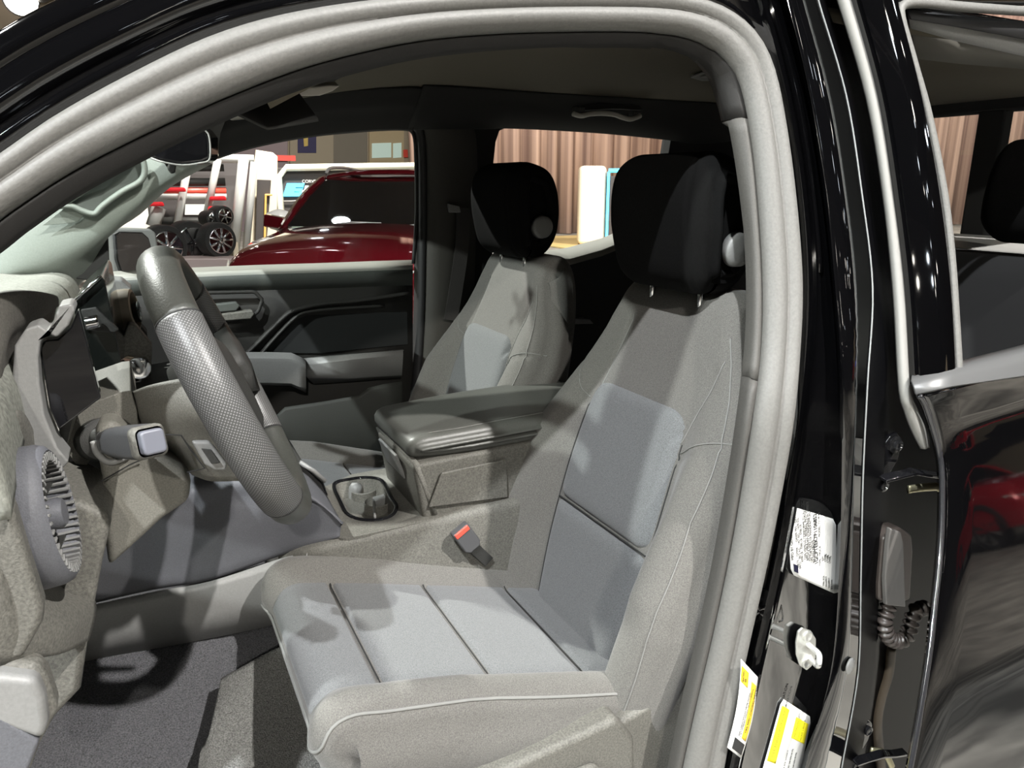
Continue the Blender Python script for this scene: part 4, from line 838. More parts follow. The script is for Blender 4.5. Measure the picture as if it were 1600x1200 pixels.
# rear far door (dark) with the light on its sill put into a pale colour
RFD = thing('rear_passenger_door', 'dark far rear door with sill coloured pale as lit between the two headrests', 'car door', tuple(G(900, 420, 1.43)))
rs = [(770, 405), (800, 415), (870, 412), (890, 414), (940, 400), (975, 386), (1060, 360)]
MB().grid([[G(x, y - 22 - (x > 880) * 6, 1.47) for x, y in rs], [G(x, y - 14, 1.43) for x, y in rs], [G(x, y, 1.40) for x, y in rs]]).build('window_sill', mat('lit_rear_sill', (0.36, 0.35, 0.32), 0.6), RFD, smooth=60, solid=.004)
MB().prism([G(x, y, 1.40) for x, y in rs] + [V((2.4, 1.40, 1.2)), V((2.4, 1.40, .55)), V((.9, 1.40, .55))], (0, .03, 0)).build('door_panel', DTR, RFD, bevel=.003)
MB().prism([G(x, y, 1.36) for x, y in ((888, 498), (922, 499), (928, 506), (888, 507))], (0, .05, 0)).build('pull_handle', PLL, RFD, bevel=.002)
MB().grid([[G(x, y, 1.42) for x in (770, 900, 1060)] for y in (190, 300, 420)]).build('window_glass', GLASS, RFD, smooth=180)
# seat belt on the far pillar
sb = thing('seat_belt', 'black passenger seat belt hanging down the far middle pillar', 'seat belt', tuple(G(720, 360, 1.35)))
bp = [G(x, y, 1.345) for x, y in ((724, 325), (722, 380), (714, 440), (704, 500))]
MB().sweep(spl(bp, 5), [(-.022, 0), (.022, 0), (.022, .002), (-.022, .002)]).build('webbing', mat('belt_webbing', (0.035, 0.032, 0.03), 0.8, bump=.4), sb)
MB().prism([G(x, y, 1.35) for x, y in ((698, 318), (716, 322), (718, 332), (700, 332))], (0, -.012, 0)).build('belt_guide', PLL, sb, bevel=.003)

# ================================================================== ROOF FITTINGS
def on_roof(px, py, dz=0):
    z = 1.74
    for _ in range(25):
        p = GZ(px, py, z); v = min(1, max(0, (p.y - .16) / 1.2)); z = .5 * z + .5 * (hz(p.x, v) + dz)
    return GZ(px, py, z)
gh = thing('grab_handle', 'pale ceiling grab handle above the far rear window', 'handle', tuple(G(950, 176, 1.20)))
hh = [G(x, y, 1.20) for x, y in ((896, 178), (908, 181), (922, 178), (940, 177), (960, 179), (974, 184), (986, 186), (1000, 181))]
MB().tube(spl(hh, 6), .007, 10, ry=.010).build('grip', mat('handle_pale', (0.42, 0.40, 0.36), 0.5), gh, smooth=180)
for (x, y) in ((904, 174), (992, 180)): MB().box(G(x, y, 1.215), (.030, .03, .026)).build('handle_mount', PLD, gh, bevel=.006)
MB().prism([G(x, y, 1.215) for x, y in ((898, 168), (940, 160), (1000, 165), (1006, 172), (960, 170), (905, 173))], (0, .02, 0)).build('handle_recess', DKT, gh, bevel=.003)
dl = thing('dome_lamp', 'grey coat hook and lamp unit in the roof by the near pillar', 'lamp', tuple(G(1112, 117, .6)))
MB().prism([on_roof(x, y, -.004) for x, y in ((1079, 118), (1096, 112), (1130, 106), (1150, 104), (1150, 118), (1120, 123), (1096, 123))], (0, 0, -.006)).build('lamp_housing', PLL, dl, bevel=.002)
MB().prism([on_roof(x, y, -.011) for x, y in ((1094, 119), (1122, 111), (1148, 108), (1146, 117), (1118, 121))], (0, 0, -.003)).build('lens', mat('lens_grey', (0.30, 0.29, 0.27), 0.3), dl, bevel=.001)
# sun visors / overhead console seen under the near roof edge
vs_ = thing('sun_visor', 'folded grey sun visor with a small printed label under the roof', 'sun visor', tuple(G(410, 172, .5)))
MB().prism([G(x, y, .55) for x, y in ((352, 176), (395, 166), (445, 158), (472, 153), (470, 162), (458, 172), (400, 186), (360, 190))], (.0, .03, .012)).build('visor_board', mat('visor_grey', (0.20, 0.19, 0.165), 0.7), vs_, bevel=.006)
MB().prism([G(x, y, .548) for x, y in ((388, 176), (448, 162), (446, 170), (388, 184))], (0, -.001, 0)).build('visor_label', mat('visor_print', (0.45, 0.44, 0.40), 0.6), vs_, smooth=0)
oc = thing('overhead_console', 'pale overhead console lens beside the folded sun visor', 'lamp', tuple(G(480, 145, .62)))
MB().prism([G(x, y, .62) for x, y in ((410, 149), (450, 146), (480, 137), (515, 133), (532, 134), (520, 143), (500, 150), (455, 151))], (0, .03, .01)).build('console_lens', mat('lens_pale', (0.50, 0.47, 0.42), 0.4), oc, bevel=.003)
MB().prism([G(x, y, .60) for x, y in ((380, 142), (440, 112), (560, 98), (545, 118), (522, 130), (470, 132), (425, 145))], (0, .05, .02)).build('console_shell', PLD, oc, bevel=.008)
# rear view mirror
rm = thing('rear_view_mirror', 'black rear view mirror hanging below the roof at the windscreen', 'mirror', tuple(G(272, 228, .72)))
mo = [(214, 232), (240, 205), (300, 190), (318, 202), (327, 214), (328, 248), (316, 254), (285, 258), (250, 252), (228, 243)]
MB().prism([G(x, y, .72) for x, y in mo], (.02, .035, .0)).build('mirror_shell', GBLK, rm, bevel=.006)
MB().tube(resample(spl([G(x, y, .719) for x, y in mo], 3, closed=True), 60, closed=True), .0016, 6, closed=True).build('mirror_rim', mat('rim_grey', (0.35, 0.35, 0.33), 0.25), rm, smooth=180)
MB().prism([G(x, y, .76) for x, y in ((264, 255), (276, 255), (274, 270), (268, 272), (262, 264))], (0, .02, 0)).build('mirror_button', PLD, rm, bevel=.003)
MB().tube([G(285, 230, .76), V((-.02, .76, 1.72))], .010, 10).build('mirror_stem', PLD, rm, smooth=180)

# ================================================================== SEATS
class Uph:
    """padded form: a profile line in X-Z swept sideways, with bolsters, rolled edges and pulled-in seams"""
    def __init__(s, path, hw, bol, R_, skirt, yc, vb=(.52, .80), seams=(), ve=.80):
        p = spl([V((x, 0, z)) for x, z in path], 10); L = [0]
        for a, b in zip(p, p[1:]): L.append(L[-1] + (b - a).length)
        s.S = np.array(L); s.X = np.array([q.x for q in p]); s.Z = np.array([q.z for q in p]); s.len = L[-1]
        s.hw, s.bol, s.R, s.skirt, s.yc, s.vb, s.seams, s.ve = hw, bol, R_, skirt, yc, vb, seams, ve
    def tab(s, t, S): return np.interp(S, [a for a, b in t], [b for a, b in t])
    def pos(s, S, v, extra=0.0, dskirt=0.0):
        X = np.interp(S, s.S, s.X); Z = np.interp(S, s.S, s.Z); e = .012
        tx = np.interp(S + e, s.S, s.X) - np.interp(S - e, s.S, s.X); tz = np.interp(S + e, s.S, s.Z) - np.interp(S - e, s.S, s.Z)
        n = np.hypot(tx, tz) + 1e-9; nx, nz = -tz / n, tx / n
        hw = s.tab(s.hw, S); a = np.abs(v); t = np.clip((a - s.vb[0]) / (s.vb[1] - s.vb[0]), 0, 1); b = s.tab(s.bol, S) * t * t * (3 - 2 * t)
        q = np.clip((a - s.ve) / (1 - s.ve), 0, 1); edge = s.tab(s.R, S) * (1 - np.sqrt(np.clip(1 - q * q, 0, 1)))
        y = v * hw; d = b - edge + extra - dskirt
        for pl, wid, dep in s.seams:
            dm = np.full(np.shape(S + v), 9.0)
            for (s0, y0), (s1, y1) in zip(pl, pl[1:]):
                ds, dy = s1 - s0, y1 - y0; L2 = ds * ds + dy * dy; u = np.clip(((S - s0) * ds + (y - y0) * dy) / L2, 0, 1)
                dm = np.minimum(dm, np.hypot(S - s0 - u * ds, y - y0 - u * dy))
            d = d - dep * np.exp(-(dm / wid) ** 2)
        return np.stack([X + nx * d, s.yc + y, Z + nz * d], -1)
    def mesh(s, name, m, parent, N=96, M=170, sk=5, **k):
        S = np.linspace(0, s.len, M)[:, None]; v = np.sin(np.linspace(-1, 1, N) * math.pi / 2 * .92) / math.sin(math.pi / 2 * .92); v = v[None, :]
        P = s.pos(S, v); rows = []
        l = [s.pos(S, np.full((1, 1), -1.0), dskirt=s.skirt * (j / sk)) for j in range(sk, 0, -1)]; r = [s.pos(S, np.full((1, 1), 1.0), dskirt=s.skirt * (j / sk)) for j in range(1, sk + 1)]
        A = np.concatenate(l + [P] + r, 1)
        bulge = np.concatenate([np.sin(np.linspace(0, math.pi, sk + 1))[:-1] * -.010, np.zeros(N), np.sin(np.linspace(math.pi, 0, sk + 1))[1:] * .010]); A[:, :, 1] += bulge[None, :]
        rows = [[V(map(float, q)) for q in row] for row in A]
        return MB().grid(rows).build(name, m, parent, smooth=180, **k)
    def at(s, S, y, lift=0.0):
        hw = float(s.tab(s.hw, np.array(S))); return V(map(float, s.pos(np.array(float(S)), np.array(y / hw), extra=lift)))
    def line(s, pl, lift=0.0, n=60, sm=True):
        pts = [V((a, b, 0)) for a, b in pl]; pts = resample(spl(pts, 8) if sm else pts, n); return [s.at(p.x, p.y, lift) for p in pts]
    def panel(s, name, m, parent, s0, s1, yin, puff=.010, base=-.003, pw=12, N=50, M=80, lift_only=False):
        rows = []
        for i in range(M + 1):
            a = math.sin((i / M * 2 - 1) * math.pi / 2 * .96) / math.sin(math.pi / 2 * .96); S = s0 + (s1 - s0) * (a + 1) / 2; k = (max(0.0, 1 - abs(a) ** pw)) ** (1 / 5); row = []
            for j in range(N + 1):
                b = math.sin((j / N * 2 - 1) * math.pi / 2 * .96) / math.sin(math.pi / 2 * .96); w = float(np.interp(S, [q for q, _ in yin], [q for _, q in yin])) * (.0 + 1.0 * k)
                e = min((1 - abs(b)) * w, (1 - abs(a)) * (s1 - s0) / 2); row.append(s.at(S, b * w, base + puff * (1 - math.exp(-e / .010))))
            rows.append(row)
        return MB().grid(rows).build(name, m, parent, smooth=180)

YC = 0.375
def make_seat(name, label, loc):
    t = thing(name, label, 'car seat', loc)
    # ---- cushion
    cu = Uph([(.205, .62), (.175, .70), (.150, .78), (.152, .835), (.185, .865), (.24, .855), (.33, .832), (.44, .80), (.56, .765), (.66, .735), (.76, .71), (.82, .69)],
             [(0, .225), (.18, .245), (.25, .250), (.5, .255), (.9, .245)], [(0, 0), (.18, .0), (.26, .030), (.45, .040), (.8, .030), (.95, .01)], [(0, .045), (.2, .045), (.9, .050)], .085, YC, vb=(.60, .84), ve=.82,
             seams=[([(.345, -.165), (.345, .165)], .006, .008), ([(.535, -.165), (.535, .165)], .006, .008), ([(.725, -.165), (.725, .165)], .006, .008),
                    ([(.10, .232), (.20, .228), (.235, .20)], .004, .003)])
    cm = cu.mesh('cushion', FAB, t)
    cu.panel('cushion_insert', FABI, cm, .215, .345 - .002, [(.2, .150), (.25, .165), (.4, .168)], puff=.010, pw=30)
    for a, b in ((.3465, .5335), (.5365, .7235), (.7265, .86)): cu.panel('cushion_insert', FABI, cm, a, b, [(.2, .167), (.9, .160)], puff=.009, pw=60)
    for q in (.345, .535, .725): MB().tube(cu.line([(q, -.163), (q, .163)], .0055, 30, sm=False), .0014, 6).build('cushion_seam', SEAMD, cm)
    wl = [(.10, .236), (.16, .238), (.192, .232), (.205, .21), (.207, .12), (.207, 0), (.207, -.12), (.207, -.20), (.222, -.232), (.26, -.240), (.35, -.244), (.5, -.245), (.65, -.243), (.80, -.238)]
    MB().tube(cu.line(wl, .0012, 140), .0026, 8, ry=.0024).build('cushion_piping', SEAM, cm, smooth=180)
    wl2 = [(a + (0 if a > .225 else -.010), b - (.010 if a > .225 and b < 0 else 0)) for a, b in wl[4:]]
    # ---- backrest
    BP = [(.655, .56), (.675, .66), (.705, .78), (.745, .92), (.785, 1.05), (.825, 1.16), (.858, 1.25), (.885, 1.33), (.910, 1.378), (.950, 1.396), (.990, 1.380), (1.005, 1.31), (.985, 1.15), (.95, .98), (.90, .80), (.85, .62)]
    ba = Uph(BP, [(0, .235), (.15, .265), (.30, .288), (.50, .290), (.62, .265), (.70, .235), (.76, .200), (.82, .175), (.86, .165), (.92, .17), (1.1, .21), (1.6, .24)],
             [(0, .045), (.15, .072), (.35, .078), (.50, .055), (.62, .018), (.70, .0), (1.6, 0)], [(0, .06), (.6, .055), (.78, .03), (.86, .02), (.95, .03), (1.6, .03)], .060, YC, vb=(.54, .78), ve=.80,
             seams=[([(.60, -.13), (.66, -.155), (.74, -.17)], .005, .005), ([(.635, .135), (.70, .12), (.79, .10)], .005, .005), ([(.60, .150), (.60, .17), (.66, .215), (.70, .235)], .005, .005), ([(.57, -.15), (.62, -.235), (.64, -.26)], .005, .005)])
    bmh = ba.mesh('backrest', FAB, t, M=200)
    yin = [(0, .115), (.12, .130), (.30, .148), (.45, .152), (.60, .146), (.66, .135)]
    ba.panel('backrest_insert', FABI, bmh, .10, .388, yin, puff=.016, pw=60)
    MB().tube(ba.line([(.390, -.150), (.390, .150)], .003, 30, sm=False), .0016, 6).build('backrest_seam', SEAMD, bmh)
    ba.panel('backrest_insert', FABI, bmh, .392, .655, yin, puff=.016, pw=14)
    for sg_ in (1, -1): MB().tube(ba.line([(.10, sg_ * .128), (.30, sg_ * .150), (.45, sg_ * .154), (.60, sg_ * .149)], -.001, 60), .0022, 6).build('border_seam', SEAMD, bmh, smooth=180)
    for pl in ([(.60, -.145), (.67, -.165), (.76, -.178)], [(.640, .130), (.72, .115), (.80, .098)], [(.61, .150), (.63, .19), (.69, .232)], [(.585, -.152), (.62, -.215), (.64, -.262)]):
        MB().tube(ba.line(pl, .0008, 30), .0011, 6).build('stitch_seam', SEAM, bmh, smooth=180)
    st_ = ba.line([(.05, -.222), (.15, -.252), (.30, -.270), (.45, -.272), (.56, -.258), (.65, -.232), (.74, -.196), (.80, -.170)], .0012, 110)
    MB().tube(st_, .0013, 6).build('stitch_seam', SEAM, bmh, smooth=180)
    # ---- headrest
    hp_ = [(.900, 1.388), (.872, 1.392), (.845, 1.425), (.832, 1.50), (.830, 1.56), (.842, 1.605), (.870, 1.628), (.905, 1.630), (.955, 1.612), (.980, 1.57), (.988, 1.50), (.975, 1.43), (.945, 1.392), (.902, 1.388)]
    hr = Uph(hp_, [(0, .110), (.05, .125), (.15, .140), (.25, .138), (.35, .120), (.45, .128), (.55, .13), (.62, .115)], [(0, 0), (1, 0)], [(0, .030), (1, .030)], .020, YC, ve=.70,
             seams=[([(.03, -.098), (.12, -.108), (.24, -.105), (.32, -.085)], .004, .003)])
    hm = hr.mesh('headrest', FABD, t, N=50, M=110, sk=4)
    for sy in (-1, 1): MB().tube([V((.905, YC + .07 * sy, 1.34)), V((.905, YC + .07 * sy, 1.42))], .006, 12).build('headrest_post', CHR, hm, smooth=180)
    for sg in (-1, 1):
        # side caps of the headrest
        pr = [V((x, YC + sg * .118, z)) for x, z in hp_]; c0 = sum(pr, V((0, 0, 0))) / len(pr); pr = spl([c0 + (q - c0) * .80 for q in pr[:-1]], 4, closed=True)
        MB().add(pr + [c0 + V((0, sg * .010, 0))], [(i, (i + 1) % len(pr), len(pr)) for i in range(len(pr))]).build('headrest_side', FABD, hm, smooth=180)
    MB().lathe(V((.918, YC - .142, 1.47)), (0, -1, 0), [(-.01, .030), (.004, .028), (.008, .020), (.009, 0)], 28).build('headrest_button', PLL, hm, smooth=180)
    # ---- plastic side shield and recliner cover
    yo = YC - .285
    MB().prism([V((x, yo, z)) for x, z in ((.14, .56), (.16, .66), (.22, .705), (.36, .735), (.50, .745), (.605, .752), (.640, .70), (.650, .56))], (0, .06, 0)).build('side_shield', PLA, t, bevel=.012)
    MB().tube(spl([V((.22, yo - .004, .655)), V((.40, yo - .008, .672)), V((.52, yo - .008, .685)), V((.56, yo - .006, .672)), V((.575, yo - .004, .60))], 6), .010, 10, ry=.008).build('shield_rib', PLA, t, smooth=180)
    MB().prism([V((x, yo + .015, z)) for x, z in ((.62, .56), (.62, .728), (.690, .742), (.705, .752), (.725, .785), (.775, .80), (.80, .56))], (0, .05, 0)).build('recliner_cover', PLA, t, bevel=.012)
    MB().prism([V((x, YC + .235, z)) for x, z in ((.16, .58), (.18, .74), (.5, .74), (.75, .68), (.75, .58))], (0, .03, 0)).build('side_shield', PLD, t, bevel=.01)
    MB().box((.47, YC, .60), (.55, .42, .10)).build('seat_base', PLD, t, bevel=.02, smooth=0)
    return t
seat = make_seat('front_seat', 'grey cloth driver seat nearest the open doorway beside the steering wheel', (.50, YC, .555))
def copy_tree(o, parent=None):
    c = o.copy(); COL.objects.link(c)
    if parent: c.parent = parent
    for ch in [x for x in SC.objects if x.parent == o]: copy_tree(ch, c)
    return c
s2 = copy_tree(seat); s2.location = (.528, YC + .73, .555); s2['label'] = 'grey cloth front passenger seat beyond the centre armrest, in shade'
# rear bench and its headrests, the cabin shade put into near-black cloth
rb = thing('rear_bench_seat', 'rear bench seat with painted-in shade seen through the rear door window', 'car seat', (1.9, .7, .56))
rbu = Uph([(1.40, .62), (1.35, .75), (1.37, .86), (1.45, .89), (1.70, .86), (1.85, .84)], [(0, .60), (1, .60)], [(0, 0), (1, 0)], [(0, .05), (1, .05)], .1, .73)
rbu.mesh('bench_cushion', mat('shaded_bench_fabric', (.008, .008, .0085), .9), rb, N=60, M=60)
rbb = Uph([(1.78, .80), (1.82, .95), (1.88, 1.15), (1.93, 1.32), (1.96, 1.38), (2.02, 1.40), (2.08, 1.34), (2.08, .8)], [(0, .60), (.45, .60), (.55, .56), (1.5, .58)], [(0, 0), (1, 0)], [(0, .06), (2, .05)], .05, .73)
rbb.mesh('bench_backrest', mat('shaded_bench_fabric', (.008, .008, .0085), .9), rb, N=60, M=60)
for yy in (.33, 1.08):
    rh = Uph([(2.02, 1.43), (1.96, 1.45), (1.93, 1.52), (1.935, 1.62), (1.97, 1.675), (2.02, 1.68), (2.06, 1.63), (2.06, 1.48), (2.02, 1.43)], [(0, .11), (.1, .135), (.3, .12), (.6, .13)], [(0, 0), (1, 0)], [(0, .03), (1, .03)], .03, yy, ve=.7)
    rh.mesh('bench_headrest', FABD, rb, N=30, M=50)
    MB().tube([V((2.0, yy, 1.36)), V((2.0, yy, 1.46))], .008, 8).build('headrest_post', CHR, rb)
MB().prism([V((2.12, .1, 1.40)), V((2.12, 1.36, 1.40)), V((2.42, 1.36, 1.42)), V((2.42, .1, 1.42))], (0, 0, -.03)).build('rear_shelf', mat('shelf_pale', (.45, .45, .43), .5), rb, bevel=.01)

# ================================================================== SEAT BELT BUCKLE
bk = thing('seat_belt_buckle', 'dark seat belt buckle with bright red release button between seat and console', 'buckle', tuple(G(735, 850, .565)))
c0 = G(722, 833, .56); up_ = (G(706, 812, .56) - G(752, 872, .56)).normalized(); rt_ = (G(722, 806, .56) - G(688, 828, .56)); rt_ = (rt_ - up_ * rt_.dot(up_)).normalized(); nb = up_.cross(rt_).normalized()
if nb.y > 0: nb = -nb
def bkp(a, b, d=0): return c0 + rt_ * a + up_ * b + nb * d
MB().prism([bkp(a, b) for a, b in ((-.020, .022), (.020, .022), (.020, -.030), (.013, -.040), (-.012, -.040), (-.020, -.030))], nb * .020).build('buckle_body', mat('buckle_grey', (0.075, 0.075, 0.078), 0.5, bump=.2), bk, bevel=.004)
MB().prism([bkp(a, b, .006) for a, b in ((-.017, .021), (.017, .021), (.017, .009), (-.017, .009))], nb * .016).build('release_button', RED, bk, bevel=.002)
MB().sweep([bkp(0, -.036, .010), bkp(.003, -.06, .006), bkp(.008, -.10, 0)], [(-.012, -.003), (.012, -.003), (.012, .003), (-.012, .003)], nb).build('buckle_stalk', PLD, bk, bevel=.001)

# ================================================================== CENTRE CONSOLE
CO = thing('centre_console', 'grey centre console with cup holders and padded armrest between the seats', 'console', tuple(G(640, 800, .62)))
PLC = PLA
# near side wall (from tunnel to rear), with edge line
e_t = [G(435, 872, .66), G(480, 862, .60), G(538, 846, .585), G(660, 818, .58), G(772, 791, .58), G(880, 765, .58)]
e_b = [G(440, 965, .64), G(500, 945, .60), G(560, 930, .57), G(680, 910, .565), G(790, 900, .565), G(900, 890, .565)]
MB().grid([spl([p + V((0, .05, .0)) for p in e_t], 4), spl([p + V((0, .008, .004)) for p in e_t], 4), spl(e_t, 4), spl([a.lerp(b, .10) + V((0, -.002, 0)) for a, b in zip(e_t, e_b)], 4), spl([a.lerp(b, .5) for a, b in zip(e_t, e_b)], 4), spl(e_b, 4), spl([p + V((0, 0, -.12)) for p in e_b], 4)]).build('console_side', PLC, CO, smooth=60, solid=.005)
# top deck around the cup holder
zt = .914
deck = [V((.295, .585, zt)), V((.34, .582, zt)), V((.62, .582, zt)), V((1.0, .582, zt)), V((1.0, .90, zt)), V((.40, .90, zt)), V((.30, .84, zt)), V((.25, .74, zt)), V((.262, .65, zt))]
def GT(px, py, z=zt): return GZ(px, py, z)
cupo = [GT(x, y) for x, y in ((522, 757), (545, 749), (575, 746), (598, 752), (612, 778), (620, 792), (612, 806), (590, 813), (562, 812), (542, 803), (532, 785))]
cupo = resample(spl(cupo, 5, closed=True), 64, closed=True)
cc = sum(cupo, V((0, 0, 0))) / 64
ring1 = [cc + (p - cc) * 1.0 for p in cupo]
# deck as a strip between ring and outline
def outline_hit(a):
    d = V((math.cos(a), math.sin(a), 0)); best = None
    for p, q in zip(deck, deck[1:] + deck[:1]):
        e = q - p; den = d.x * (-e.y) + e.x * d.y
        if abs(den) < 1e-9: continue
        w = p - cc; t = (w.x * (-e.y) + e.x * w.y) / den; u = (d.x * w.y - d.y * w.x) / den
        if t > 0 and -1e-6 <= u <= 1 + 1e-6 and (best is None or t < best): best = t
    return cc + d * (best or .1)
rout = [outline_hit(math.atan2(p.y - cc.y, p.x - cc.x)) for p in ring1]
MB().grid([[p + V((0, 0, -.05)) for p in rout], rout, [p.lerp(q, .5) for p, q in zip(rout, ring1)], ring1], closed=True).build('console_top', PLC, CO, smooth=50, solid=.004)
MB().sweep(cupo, [(-.004, 0), (-.003, .003), (.002, .004), (.005, .001), (.005, -.004), (-.004, -.004)], V((0, 0, 1)), closed=True).build('cup_holder_trim', GBLK, CO, smooth=180, label='gloss black ring around the cup holders')
inn = [cc + (p - cc) * .93 for p in cupo]
MB().grid([inn, [cc + (p - cc) * .91 + V((0, 0, -.018)) for p in cupo], [cc + (p - cc) * .86 + V((0, 0, -.040)) for p in cupo], [cc + (p - cc) * .5 + V((0, 0, -.045)) for p in cupo], [cc + (p - cc) * .01 + V((0, 0, -.045)) for p in cupo]], closed=True).build('cup_holder', PLC, CO, smooth=60); CH = bpy.data.objects['cup_holder']
u1 = (GT(598, 752) - GT(535, 790)); 
for fx, fy in ((568, 772), (590, 792)):
    p = GT(fx, fy, zt - .035); MB().lathe(p, (0, 0, 1), [(-.02, .030), (.012, .030), (.014, .028), (-.010, .026), (-.018, .024), (-.018, 0)], 32).build('cup_well', PLC, CH)
MB().lathe(GT(554, 770, zt - .03), (.25, -.15, 1), [(-.04, .010), (-.01, .013), (.012, .016), (.022, .012), (.026, 0)], 24).build('holder_finger', PLL, CH, smooth=180)
MB().prism([GT(x, y, zt - .02) for x, y in ((582, 776), (604, 770), (606, 774), (586, 782), (588, 806), (583, 806))], (0, 0, -.05)).build('cup_divider', PLL, CH, bevel=.003)
# armrest box
bx_f = [G(618, 700, .60), G(660, 792, .583)]
MB().prism([V((.47, .60, .90)), V((.45, .60, 1.03)), V((.46, .60, 1.035)), V((1.0, .60, 1.045)), V((1.05, .60, .80)), V((.50, .60, .80))], (0, .25, 0)).build('armrest_box', PLC, CO, bevel=.010)
MB().prism([G(x, y, .597) for x, y in ((688, 738), (790, 716), (792, 776), (668, 792))], (0, -.006, 0)).build('box_side_panel', PLC, CO, bevel=.003)
# front face of the armrest box, slanted
MB().grid([[V((.452, .60, 1.035)), V((.452, .745, 1.04)), V((.452, .86, 1.035))], [V((.475, .60, .96)), V((.475, .745, .96)), V((.475, .86, .96))], [V((.49, .595, .91)), V((.49, .745, .91)), V((.49, .865, .91))]]).build('box_front', PLC, CO, smooth=180, solid=.01, solid_off=1)
MB().prism([V((.444, .68, 1.03)), V((.444, .80, 1.03)), V((.462, .80, .975)), V((.462, .68, .975))], (-.006, 0, -.002)).build('latch_tab', PLL, CO, bevel=.002)
# armrest pad
pad = Uph([(1.0, 1.036), (.80, 1.035), (.60, 1.034), (.50, 1.033), (.462, 1.037), (.448, 1.050), (.447, 1.070), (.466, 1.084), (.52, 1.088), (.70, 1.094), (.90, 1.094), (1.0, 1.07)], [(0, .138), (.42, .134), (.53, .118), (.60, .130), (.75, .138), (1.2, .138)], [(0, .0), (1, .0)], [(0, .018), (.5, .014), (.62, .018), (1.2, .020)], .012, .738, vb=(.5, .9), ve=.84,
          seams=[([(.62, -.105), (.7, -.115), (1.3, -.117)], .003, .002)])
pm = pad.mesh('armrest_pad', LEA, CO, N=60, M=90)
MB().tube(pad.line([(.63, -.107), (.7, -.115), (.9, -.117), (1.1, -.117)], .0005, 60), .0008, 6).build('armrest_stitching', SEAM, pm, smooth=180)
# selector and switch area, behind the wheel bottom
MB().prism([G(x, y, .80) for x, y in ((440, 712), (470, 722), (506, 754), (516, 782), (500, 790), (450, 770))], (0, .03, 0)).build('selector_panel', GBLK, CO, bevel=.006)
MB().tube([G(x, y, .79) for x, y in ((468, 722), (490, 736), (508, 752))], .005, 8).build('selector_trim', PLL, CO, smooth=180)
for k in range(4): MB().box(G(486 + k * 6, 756 + k * 8, .79), (.012, .01, .010)).build('selector_button', CHR if k % 2 else PLL, CO, bevel=.002)
# centre stack flank: long blue-grey trim from the dash down to the console
f1 = [G(120, 790, .66), G(240, 765, .66), G(320, 752, .65), G(420, 745, .63), G(490, 775, .61), G(533, 815, .597)]
f2 = [G(110, 850, .655), G(240, 835, .655), G(330, 818, .645), G(420, 800, .625), G(490, 795, .605), G(533, 822, .592)]
f3 = [G(100, 952, .665), G(240, 920, .665), G(330, 905, .66), G(430, 870, .65), G(490, 852, .615), G(530, 840, .595)]
MB().grid(patch([[p + V((0, .12, .01)) for p in f1], f1, [a.lerp(b, .5) + V((0, -.004, 0)) for a, b in zip(f1, f2)], f2, [a.lerp(b, .6) for a, b in zip(f2, f3)], f3, [p + V((0, .03, -.01)) for p in f3]], 4)).build('stack_flank', PLB, CO, smooth=180, solid=.005, label='blue grey flank of the centre stack')
g1 = [G(98, 956, .655), G(240, 925, .655), G(330, 908, .65), G(435, 874, .64), G(480, 862, .60)]
g2 = [G(90, 970, .650), G(240, 938, .650), G(330, 920, .645), G(435, 888, .635), G(480, 872, .60)]
g3 = [G(70, 1050, .66), G(150, 1030, .66), G(300, 1003, .66), G(432, 975, .64), G(490, 950, .605)]
MB().grid([spl(g1, 5), spl(g2, 5), spl([a.lerp(b, .5) for a, b in zip(g2, g3)], 5), spl(g3, 5)]).build('tunnel_side_trim', PLL, CO, smooth=40, solid=.005, label='pale lower side trim of the tunnel')
# dark cavity behind the column
MB().prism([G(x, y, .80) for x, y in ((90, 640), (300, 600), (460, 700), (520, 800), (300, 820), (100, 860))], (0, .25, 0)).build('stack_core', PLD, CO, bevel=.01)

# ================================================================== DASHBOARD
DA = thing('dashboard', 'grey grained dashboard with gauge screen, round vent and display screen', 'dashboard', tuple(G(60, 650, .35)))
# top surface
tp = [[G(-80, 500, .05), G(-40, 495, .35), G(0, 472, .7), G(60, 430, 1.35)],
      [V((-.16, .05, 1.405)), V((-.15, .35, 1.42)), V((-.13, .75, 1.41)), V((-.12, 1.35, 1.38))]]
d1 = [[V((-.60, y, 1.33)), V((-.40, y, 1.375)), V((-.24, y, z)), V((-.17, y, z)), V((-.14, y, z - .02)), V((-.135, y, z - .08))] for y, z in ((.02, 1.37), (.20, 1.40), (.50, 1.405), (.80, 1.395), (1.10, 1.375), (1.38, 1.36))]
MB().grid(patch(d1, 5)).build('dash_top', PLL if 0 else mat('dash_top_pale', (0.19, 0.195, 0.17), 0.7, var=.35, vscale=180, bump=.4), DA, smooth=180, solid=.01)
# gauge hood: dark padded hood in front of the driver
hd = [[G(-60, 470, .16), G(0, 458, .20), G(50, 455, .28), G(88, 462, .38), G(92, 474, .50)],
      [G(-60, 520, .15), G(0, 510, .18), G(40, 498, .26), G(76, 486, .36), G(92, 478, .48)],
      [G(-60, 570, .14), G(0, 560, .16), G(16, 535, .22), G(50, 508, .32), G(88, 482, .46)],
      [G(-60, 660, .14), G(-10, 640, .15), G(8, 600, .20), G(30, 540, .28), G(84, 500, .42)]]
MB().grid(patch(hd, 5)).build('gauge_hood', mat('hood_grain', (0.085, 0.08, 0.07), 0.7, var=.25, vscale=350, bump=.5), DA, smooth=180, solid=.015, solid_off=-1)
